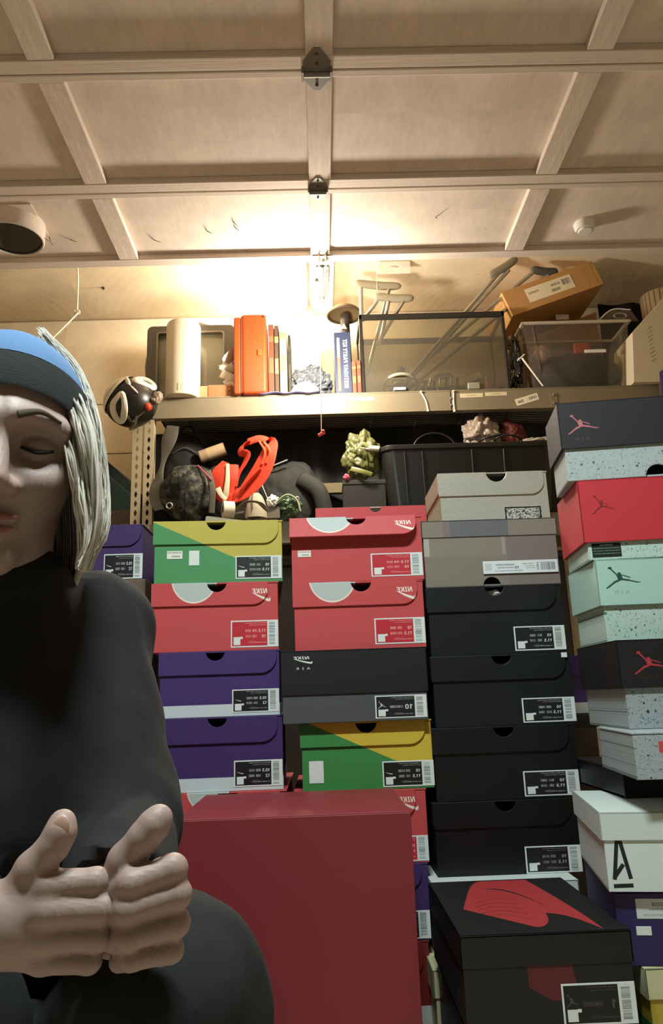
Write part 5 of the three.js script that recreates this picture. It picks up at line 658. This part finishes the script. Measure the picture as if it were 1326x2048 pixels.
{ // black storage bin
  const d = 2.76, a = at(762, 900, d), b = at(1108, 885, d), w = b.x - a.x, h = at(930, 886, d).y - lowY, t = thing('black_bin', 'large black plastic storage bin behind the silver shoe box', 'bin', V((a.x + b.x) / 2, lowY + 0.001, -d - 0.14));
  const sh = new THREE.Shape(); const rr = (x0, y0, x1, y1, r) => { sh.moveTo(x0 + r, y0); sh.lineTo(x1 - r, y0); sh.absarc(x1 - r, y0 + r, r, -Math.PI / 2, 0); sh.lineTo(x1, y1 - r); sh.absarc(x1 - r, y1 - r, r, 0, Math.PI / 2); sh.lineTo(x0 + r, y1); sh.absarc(x0 + r, y1 - r, r, Math.PI / 2, Math.PI); sh.lineTo(x0, y0 + r); sh.absarc(x0 + r, y0 + r, r, Math.PI, Math.PI * 1.5); }; rr(-w / 2, -0.14, w / 2, 0.14, 0.05);
  const g = new THREE.ExtrudeGeometry(sh, { depth: h - 0.02, bevelEnabled: false, curveSegments: 12, steps: 6 }).rotateX(-Math.PI / 2), p = g.attributes.position; for (let i = 0; i < p.count; i++) { const k = 0.93 + 0.07 * p.getY(i) / h; p.setX(i, p.getX(i) * k); p.setZ(i, p.getZ(i) * k); } g.computeVertexNormals(); part('body', g, phys(0x1a1917, 0.34), t);
  const lip = new THREE.ExtrudeGeometry(sh, { depth: 0.014, bevelEnabled: true, bevelSize: 0.006, bevelThickness: 0.004, curveSegments: 12 }).rotateX(-Math.PI / 2).translate(0, h - 0.018, 0); part('rim', lip, phys(0x211f1c, 0.3), t);
  for (const x of [-0.36, -0.26, 0.02, 0.2]) part('rib', rod(V(x * w, 0.01, 0.135), V(x * w * 1.02, h - 0.03, 0.143), 0.0035), phys(0x2b2925, 0.3), t);
  const top = lowY + h, put = (name, label, cat, g2, m, px, d2) => { const q = at(px, 880, d2); const o = part(name, g2, m, scene); o.position.set(q.x, top + 0.0005, -d2); return tag(o, label, cat); };
  const hoop = new THREE.TorusGeometry(0.075, 0.0045, 8, 48, Math.PI * 1.05).scale(1.15, 0.95, 1); put('black_hoop', 'thin black hoop standing on the black bin, left of the pale plastic bag', 'hoop', hoop, M.blackPlastic, 868, 2.84); put('black_hoop', 'larger black wire loop lying on the black bin, right of the pale plastic bag', 'hoop', merge([tube(Array.from({ length: 40 }, (_, i) => V(0.085 * Math.cos(i / 39 * 6.283), 0.008 + 0.012 * (1 + Math.sin(i / 39 * 6.283)), 0.05 * Math.sin(i / 39 * 6.283))), 0.004, 80, 7), tube(Array.from({ length: 30 }, (_, i) => V(0.02 + 0.05 * Math.cos(i / 29 * 6.283), 0.006 + 0.010 * (1 + Math.sin(i / 29 * 6.283)), 0.03 * Math.sin(i / 29 * 6.283) + 0.03)), 0.0035, 60, 7)]), M.blackPlastic, 1000, 2.82);
  put('pale_plastic_bag', 'pale pinkish plastic bag bunched on top of the black bin', 'bag', crumple(0.07, 0.075, 0.05, 51, 0.4, 2.2, 28), phys(0xb9a796, 0.35, { transmission: 0.25, thickness: 0 }), 962, 2.90); put('dark_red_bag', 'dark red bag on the black bin beside the pale plastic bag', 'bag', crumple(0.06, 0.07, 0.045, 53, 0.25, 1.8, 22), std(0x5e2019, 0.7), 1025, 2.93); put('white_plastic_bag', 'flattened white plastic bag at the right end of the black bin', 'bag', crumple(0.085, 0.022, 0.045, 57, 0.35, 2.0, 26), phys(0xbfb9a4, 0.35), 1075, 2.86);
}
// ---------- the person, squatting at the left edge ----------
function sdCapsule(p, a, b, ra, rb) { const bx = b.x - a.x, by = b.y - a.y, bz = b.z - a.z, px = p.x - a.x, py = p.y - a.y, pz = p.z - a.z; const h = Math.max(0, Math.min(1, (px * bx + py * by + pz * bz) / (bx * bx + by * by + bz * bz + 1e-9))); return Math.hypot(px - bx * h, py - by * h, pz - bz * h) - (ra + (rb - ra) * h); }
function sdEll(p, c, r) { const x = p.x - c.x, y = p.y - c.y, z = p.z - c.z; const k0 = Math.hypot(x / r.x, y / r.y, z / r.z), k1 = Math.hypot(x / (r.x * r.x), y / (r.y * r.y), z / (r.z * r.z)); return k1 < 1e-9 ? -Math.min(r.x, r.y, r.z) : k0 * (k0 - 1) / k1; }
const smin = (a, b, k) => { const h = Math.max(k - Math.abs(a - b), 0) / k; return Math.min(a, b) - h * h * k * 0.25; };
const smax = (a, b, k) => -smin(-a, -b, k);
function meshField(f, centre, half, cell) {
  const n = Math.ceil(2 * half / cell) + 4, mc = new MarchingCubes(n, new THREE.MeshBasicMaterial(), false, false, 400000); mc.isolation = 0; const s = half * n / (n - 4) , p = V(0, 0, 0); const hs = n / 2;
  for (let z = 0; z < n; z++) for (let y = 0; y < n; y++) for (let x = 0; x < n; x++) { p.set(centre.x + (x - hs) / hs * s, centre.y + (y - hs) / hs * s, centre.z + (z - hs) / hs * s); mc.field[x + y * n + z * n * n] = -f(p); }
  mc.update(); const c = mc.count, pos = new Float32Array(c * 3); for (let i = 0; i < c; i++) { pos[3 * i] = centre.x + mc.positionArray[3 * i] * s; pos[3 * i + 1] = centre.y + mc.positionArray[3 * i + 1] * s; pos[3 * i + 2] = centre.z + mc.positionArray[3 * i + 2] * s; }
  let g = new THREE.BufferGeometry(); g.setAttribute('position', new THREE.BufferAttribute(pos, 3)); g = mergeVertices(g, cell * 0.02); g.computeVertexNormals(); return g;
}
{
  const Hc = at(6, 905, 0.75), yaw = 0.36, pitch = 0.16, headQ = new THREE.Quaternion().setFromEuler(new THREE.Euler(pitch, yaw, -0.03, 'YXZ')), headInv = headQ.clone().invert();
  const toWorld = (x, y, z) => V(x, y, z).applyQuaternion(headQ).add(Hc);
  const N = Hc.clone().add(V(-0.025, -0.205, -0.09)), chest = N.clone().add(V(-0.01, -0.15, -0.01)), pelvis = V(N.x - 0.02, 0.15, -0.95);
  const shR = at(178, 1268, 0.92), shL = N.clone().add(V(-0.15, -0.06, 0.03)), elR = at(248, 1640, 0.80), elL = at(-230, 1760, 0.76), wrR = at(232, 1842, 0.645), wrL = at(-45, 1848, 0.615);
  const hipR = pelvis.clone().add(V(0.09, 0.02, 0.05)), hipL = pelvis.clone().add(V(-0.09, 0.02, 0.05)), knR = at(338, 2015, 0.73), knL = at(-170, 2080, 0.72), anR = V(knR.x + 0.01, 0.06, -0.80), anL = V(knL.x - 0.02, 0.06, -0.80);
  const who = thing('person', 'person in a dark top and blue cap with long pale hair, giving two thumbs up', 'person', V(Hc.x, 0, pelvis.z)), O = who.position;
  const skin = phys(0x9d857c, 0.55, { bumpMap: rough2, bumpScale: 0.0002, sheen: 0.2 });
  const q = V(0, 0, 0);
  const head = (p) => {
    q.copy(p).sub(Hc).applyQuaternion(headInv); const x = Math.abs(q.x), e = { x, y: q.y, z: q.z };
    let d = sdEll(e, V(0, 0.028, -0.012), V(0.075, 0.094, 0.096));
    d = smin(d, sdEll(e, V(0, -0.055, 0.022), V(0.056, 0.066, 0.06)), 0.05);
    d = smin(d, sdEll(e, V(0.036, -0.034, 0.052), V(0.028, 0.028, 0.026)), 0.025);
    d = smin(d, sdCapsule(e, V(0.010, 0.021, 0.083), V(0.053, 0.017, 0.064), 0.008, 0.008), 0.028);
    d = smax(d, -sdEll(e, V(0.035, -0.003, 0.092), V(0.029, 0.019, 0.030)), 0.02);
    d = smin(d, sdEll(e, V(0.034, -0.002, 0.061), V(0.0165, 0.0115, 0.0145)), 0.006);
    d = smin(d, sdCapsule(e, V(0, 0.008, 0.082), V(0, -0.040, 0.105), 0.007, 0.0125), 0.014);
    d = smin(d, sdEll(e, V(0.013, -0.045, 0.092), V(0.010, 0.0085, 0.012)), 0.008);
    d = smax(d, -sdEll(e, V(0.0075, -0.054, 0.098), V(0.0045, 0.004, 0.006)), 0.003);
    d = smin(d, sdCapsule(e, V(0, -0.074, 0.088), V(0.020, -0.072, 0.079), 0.0060, 0.002), 0.008);
    d = smin(d, sdCapsule(e, V(0, -0.086, 0.085), V(0.019, -0.082, 0.076), 0.0075, 0.003), 0.006);
    d = smax(d, -sdCapsule(e, V(0, -0.0795, 0.095), V(0.024, -0.074, 0.084), 0.0022, 0.0012), 0.003);
    d = smin(d, sdEll(e, V(0, -0.112, 0.062), V(0.024, 0.018, 0.018)), 0.022);
    d = smin(d, sdEll(e, V(0.078, -0.012, -0.012), V(0.008, 0.03, 0.018)), 0.008);
    return d;
  };
  const neckTop = toWorld(0, -0.06, -0.02);
  const headG = meshField((p) => smin(head(p), sdCapsule(p, neckTop, N, 0.052, 0.06), 0.03), Hc.clone().add(V(0, -0.03, 0)), 0.165, 0.0034);
  const core = (p, k) => {
    let d = sdCapsule(p, N, chest, 0.062 + k, 0.125 + k); d = smin(d, sdCapsule(p, chest, pelvis, 0.125 + k, 0.135 + k), 0.06);
    d = smin(d, sdCapsule(p, N.clone().lerp(shR, 0.3), shR, 0.06 + k, 0.055 + k), 0.05); d = smin(d, sdCapsule(p, N.clone().lerp(shL, 0.3), shL, 0.06 + k, 0.055 + k), 0.05);
    d = smin(d, sdCapsule(p, shR, elR, 0.05 + k, 0.040 + k), 0.03); d = smin(d, sdCapsule(p, shL, elL, 0.05 + k, 0.040 + k), 0.03);
    d = smin(d, sdCapsule(p, elR, wrR, 0.039 + k, 0.026 + k * 0.8), 0.02); return smin(d, sdCapsule(p, elL, wrL, 0.039 + k, 0.026 + k * 0.8), 0.02);
  };
  const legs = (p, k) => { let d = sdCapsule(p, hipR, knR, 0.085 + k, 0.062 + k); d = smin(d, sdCapsule(p, hipL, knL, 0.085 + k, 0.062 + k), 0.02); d = smin(d, sdCapsule(p, knR, anR, 0.058 + k, 0.038 + k), 0.03); return smin(d, sdCapsule(p, knL, anL, 0.058 + k, 0.038 + k), 0.03); };
  const mid = V(N.x + 0.06, 0.40, -0.80);
  const bodyG = meshField((p) => Math.min(smin(core(p, 0), legs(p, 0), 0.03)), mid, 0.56, 0.0125);
  // hands: [x, y, towards the camera] measured in the photograph at arm's reach
  const HD = 0.60, J = (x, y, z = 0) => at(x, y, HD - z);
  const hand = (chains, pads) => { const ks = chains.map((c) => c.map((j) => [J(j[0], j[1], j[2]), j[3]])), ps = pads.map((c) => [J(c[0], c[1], c[2]), J(c[3], c[4], c[5]), c[6], c[7]]); return (p) => { let palm = 1; for (const [a, b, ra, rb] of ps) palm = smin(palm, sdCapsule(p, a, b, ra, rb), 0.012); let d = palm; for (const k of ks) { let f = 1; for (let i = 0; i + 1 < k.length; i++) f = smin(f, sdCapsule(p, k[i][0], k[i + 1][0], k[i][1], k[i + 1][1]), 0.0035); d = smin(d, f, 0.0045); } return d; }; };
  const R = 0.0098;
  // nearer to the left edge: back of the hand towards the camera, fingers pointing right and curled away
  const handL = hand([
    [[40, 1800, 0.004, 0.013], [97, 1772, 0.008, R + 0.0015], [192, 1764, 0.004, R], [196, 1772, -0.036, R - 0.001], [150, 1778, -0.046, R - 0.002]],
    [[30, 1828, 0.006, 0.013], [92, 1822, 0.011, R + 0.002], [206, 1818, 0.006, R + 0.0003], [208, 1824, -0.038, R - 0.001], [155, 1826, -0.05, R - 0.002]],
    [[25, 1856, 0.003, 0.013], [88, 1872, 0.008, R + 0.0015], [200, 1872, 0.002, R], [202, 1876, -0.036, R - 0.001], [152, 1876, -0.046, R - 0.002]],
    [[20, 1882, -0.002, 0.012], [84, 1920, 0.0, R], [178, 1922, -0.006, R - 0.0012], [180, 1922, -0.034, R - 0.002], [140, 1922, -0.042, R - 0.003]],
    [[25, 1805, 0.0, 0.014], [66, 1738, 0.006, 0.0128], [108, 1690, 0.008, 0.0112], [121, 1664, 0.008, 0.0112], [125, 1646, 0.006, 0.0098]],
  ], [[-45, 1848, 0, 20, 1845, 0, 0.026, 0.026], [0, 1830, 0, 80, 1785, 0, 0.02, 0.014], [0, 1870, 0, 78, 1905, -0.004, 0.02, 0.013], [10, 1850, 0, 84, 1850, 0.002, 0.022, 0.014]]);
  // further right: palm side towards the camera, fingers curled back so that the middle joints face it
  const handR = hand([
    [[250, 1782, -0.03, 0.012], [325, 1746, -0.032, R + 0.001], [346, 1738, 0.002, R + 0.0006], [262, 1768, 0.012, R], [236, 1784, 0.002, R - 0.0015]],
    [[250, 1812, -0.032, 0.012], [330, 1796, -0.036, R + 0.001], [354, 1788, 0.002, R + 0.0006], [256, 1818, 0.013, R], [224, 1830, 0.001, R - 0.0015]],
    [[248, 1842, -0.032, 0.012], [328, 1850, -0.036, R + 0.001], [352, 1846, -0.002, R], [256, 1872, 0.010, R - 0.0005], [224, 1882, -0.002, R - 0.0018]],
    [[246, 1872, -0.032, 0.012], [322, 1902, -0.036, R], [342, 1900, -0.008, R - 0.001], [262, 1918, 0.002, R - 0.0018], [238, 1924, -0.008, R - 0.0025]],
    [[222, 1808, -0.012, 0.016], [252, 1722, -0.004, 0.0135], [288, 1674, 0.002, 0.0115], [308, 1650, 0.002, 0.0115], [318, 1637, 0.001, 0.0102]],
  ], [[232, 1842, -0.045, 250, 1838, -0.035, 0.026, 0.024], [250, 1830, -0.034, 318, 1770, -0.034, 0.02, 0.014], [250, 1845, -0.034, 316, 1880, -0.036, 0.02, 0.013], [232, 1790, -0.02, 246, 1835, -0.026, 0.018, 0.02]]);
  const hgL = meshField(handL, J(85, 1790, -0.01), 0.088, 0.0024), hgR = meshField(handR, J(285, 1790, -0.015), 0.078, 0.0024);
  for (const g of [headG, bodyG, hgL, hgR]) g.translate(-O.x, -O.y, -O.z);
  const body = part('body', [headG, bodyG, hgL, hgR], skin, who);
  // nails and eyes
  const nail = (x, y, z, w, h, rz) => part('nail', new THREE.SphereGeometry(1, 14, 10).scale(w, h, 0.002).rotateZ(rz).translate(...J(x, y, z).sub(O).toArray()), phys(0xc9a394, 0.3), body);
  nail(122, 1652, 0.0165, 0.0062, 0.0075, -0.15);
  for (const s of [-1, 1]) { part('eyelashes', sweep([toWorld(s * 0.019, -0.004, 0.0745), toWorld(s * 0.034, -0.0085, 0.0775), toWorld(s * 0.049, -0.004, 0.0680)].map((v) => v.sub(O)), (t) => [0.0016, 0.003 * Math.sin(Math.PI * (0.1 + 0.8 * t))], 24, 8, V(0, 1, 0)), std(0x1c1512, 0.9), body); part('eyebrow', sweep([toWorld(s * 0.014, 0.024, 0.0925), toWorld(s * 0.034, 0.030, 0.0865), toWorld(s * 0.053, 0.024, 0.0735)].map((v) => v.sub(O)), (t) => [0.0042 * (1 - 0.6 * t), 0.002], 20, 8, V(0, 1, 0)), std(0x4d4136, 0.9), body); }
  part('lips', [sweep([toWorld(-0.022, -0.0725, 0.080), toWorld(0, -0.0735, 0.0945), toWorld(0.022, -0.0725, 0.080)].map((v) => v.sub(O)), (t) => [0.0035 * Math.sin(Math.PI * (0.08 + 0.84 * t)), 0.002], 20, 8, V(0, 1, 0)), sweep([toWorld(-0.019, -0.083, 0.079), toWorld(0, -0.086, 0.0925), toWorld(0.019, -0.083, 0.079)].map((v) => v.sub(O)), (t) => [0.0045 * Math.sin(Math.PI * (0.08 + 0.84 * t)), 0.002], 20, 8, V(0, 1, 0))], phys(0x9a625c, 0.45), body);
  // clothes
  const fold = (p, a) => a * perlin.noise(p.x * 16, p.y * 11, p.z * 16) + 0.5 * a * perlin.noise(p.x * 34 + 5, p.y * 22, p.z * 34);
  const collarA = N.clone().add(V(0, 0.0, 0.012)), collarB = N.clone().add(V(0.004, 0.075, 0.035));
  const dw = V(0, 0, 0);
  const top = meshField((p) => { let d = core(p, 0.017) + fold(p, 0.006); d = smin(d, sdCapsule(p, collarA, collarB, 0.08, 0.074), 0.03); d = smax(d, -sdCapsule(p, collarB.clone().add(V(0, -0.01, 0)), collarB.clone().add(V(0, 0.09, 0)), 0.058, 0.066), 0.01); d = smax(d, -(sdCapsule(p, wrR, wrR.clone().add(wrR.clone().sub(elR).multiplyScalar(0.5)), 0.05, 0.05)), 0.006); d = smax(d, -(sdCapsule(p, wrL, wrL.clone().add(wrL.clone().sub(elL).multiplyScalar(0.5)), 0.05, 0.05)), 0.006); return d; }, V(N.x + 0.0, 0.42, -0.82), 0.40, 0.0088).translate(-O.x, -O.y, -O.z);
  const fleece = std(0x121113, 0.95, { bumpMap: weave, bumpScale: 0.0008 });
  part('hooded_top', top, fleece, who);
  const hoodPts = []; for (let i = 0; i <= 10; i++) { const a = 0.5 + i / 10 * (Math.PI - 1.0); hoodPts.push(N.clone().add(V(0.118 * Math.cos(a), 0.035 - 0.03 * Math.sin(a), -0.095 * Math.sin(a) + 0.01)).sub(O)); } part('hood', sweep(hoodPts, (t) => [0.004 + 0.036 * Math.sin(Math.PI * t), 0.004 + 0.022 * Math.sin(Math.PI * t)], 48, 16), fleece, who);
  part('trousers', meshField((p) => smin(legs(p, 0.02) + fold(p, 0.007), sdCapsule(p, hipL, hipR, 0.125, 0.125), 0.05), V(mid.x, 0.30, -0.82), 0.46, 0.0105).translate(-O.x, -O.y, -O.z), std(0x131515, 0.9, { bumpMap: weave, bumpScale: 0.0006 }), who);
  for (const a of [anR, anL]) part('shoe', [rbox(0.085, 0.055, 0.20, 0.026, a.x - O.x, 0.046, a.z - O.z + 0.045, 4), rbox(0.09, 0.022, 0.235, 0.01, a.x - O.x, 0.0115, a.z - O.z + 0.045, 3)], std(0x232323, 0.7), who);
  // cap with a black band, worn back on the head
  const cap = new THREE.Group(); cap.name = 'knit_cap'; who.add(cap); cap.position.copy(toWorld(0, 0.022, -0.016)).sub(O); cap.quaternion.copy(headQ).multiply(new THREE.Quaternion().setFromEuler(new THREE.Euler(-0.42, 0, 0)));
  const dome = new THREE.SphereGeometry(1, 48, 24, 0, Math.PI * 2, 0, Math.PI / 2); { const p = dome.attributes.position; for (let i = 0; i < p.count; i++) { const a = Math.atan2(p.getZ(i), p.getX(i)), k = 1 + 0.006 * Math.sin(a * 40); p.setXYZ(i, p.getX(i) * 0.0855 * k, p.getY(i) * 0.100 + 0.01, p.getZ(i) * 0.106 * k); } dome.computeVertexNormals(); }
  part('crown', dome, std(0x4f7097, 0.95, { bumpMap: weave, bumpScale: 0.001 }), cap);
  const bandG = new THREE.LatheGeometry([[1.0, -0.014], [1.018, -0.011], [1.022, 0.006], [1.018, 0.024], [1.0, 0.028], [0.985, 0.006], [1.0, -0.014]].map(([x, y]) => new THREE.Vector2(x, y)).reverse(), 56).scale(0.086, 1, 0.1065); part('band', bandG, std(0x191a1c, 0.95, { bumpMap: weave, bumpScale: 0.001 }), cap, 'black band');
  // hair: locks that fall from under the cap to the shoulder and curl in at the ends
  const r = rng(99), outer = [[84, 690], [146, 762], [182, 860], [198, 970], [196, 1070], [166, 1136]], inner = [[108, 850], [130, 890], [144, 950], [152, 1010], [160, 1075], [158, 1128]], locks = [], fly = [];
  const lock = (u, dd, mirror) => outer.map((o, i) => { const n = inner[i], x = o[0] + (n[0] - o[0]) * u, y = o[1] + (n[1] - o[1]) * u; return at(mirror ? 12 - x - 6 : x, y, dd + (i === 0 ? 0.07 : i === 1 ? 0.035 : 0) + 0.01 * Math.sin(i * 1.3 + u * 9)).sub(O); });
  for (const m of [false, true]) for (let i = 0; i < 420; i++) { const u = Math.pow(r(), 0.8), dd = 0.69 + 0.13 * r(), w = 0.0013 + 0.0019 * r(), j = 0.0055; const pts = lock(u, dd, m).map((p, k) => p.add(V((r() - 0.5) * j * (k > 0), (r() - 0.5) * j * 2, (r() - 0.5) * j * 2))); locks.push(sweep(pts, (t) => [w * Math.min(1, 0.35 + 4 * t) * (1 - 0.8 * t) + 0.0004, 0.001], 18, 5)); }
  for (let i = 0; i < 260; i++) { const pts = lock(-0.14 * r() - 0.02, 0.73 + 0.08 * r(), false).map((p, k) => p.add(V((r() - 0.3) * 0.010, (r() - 0.3) * 0.010, (r() - 0.5) * 0.01))); locks.push(sweep(pts, () => [0.0005, 0.0005], 18, 4)); }
  // back fall of the hair, behind the head
  for (let i = 0; i < 60; i++) { const a = 0.3 + i / 59 * (Math.PI - 0.6), x = Math.cos(a), z = -Math.sin(a); const pts = [[0.074, 0.02], [0.088, -0.06], [0.092, -0.12], [0.084, -0.155]].map(([k, y]) => toWorld(x * k, y + 0.012 * r(), z * k * 1.15 - 0.012).sub(O)); locks.push(sweep(pts, (t) => [0.0075 * (1 - 0.5 * t), 0.0022], 16, 6)); }
  part('hair', locks, phys(0xc9c3b6, 0.5, { sheen: 0.4 }), who);
}
renderer.render(scene, camera);
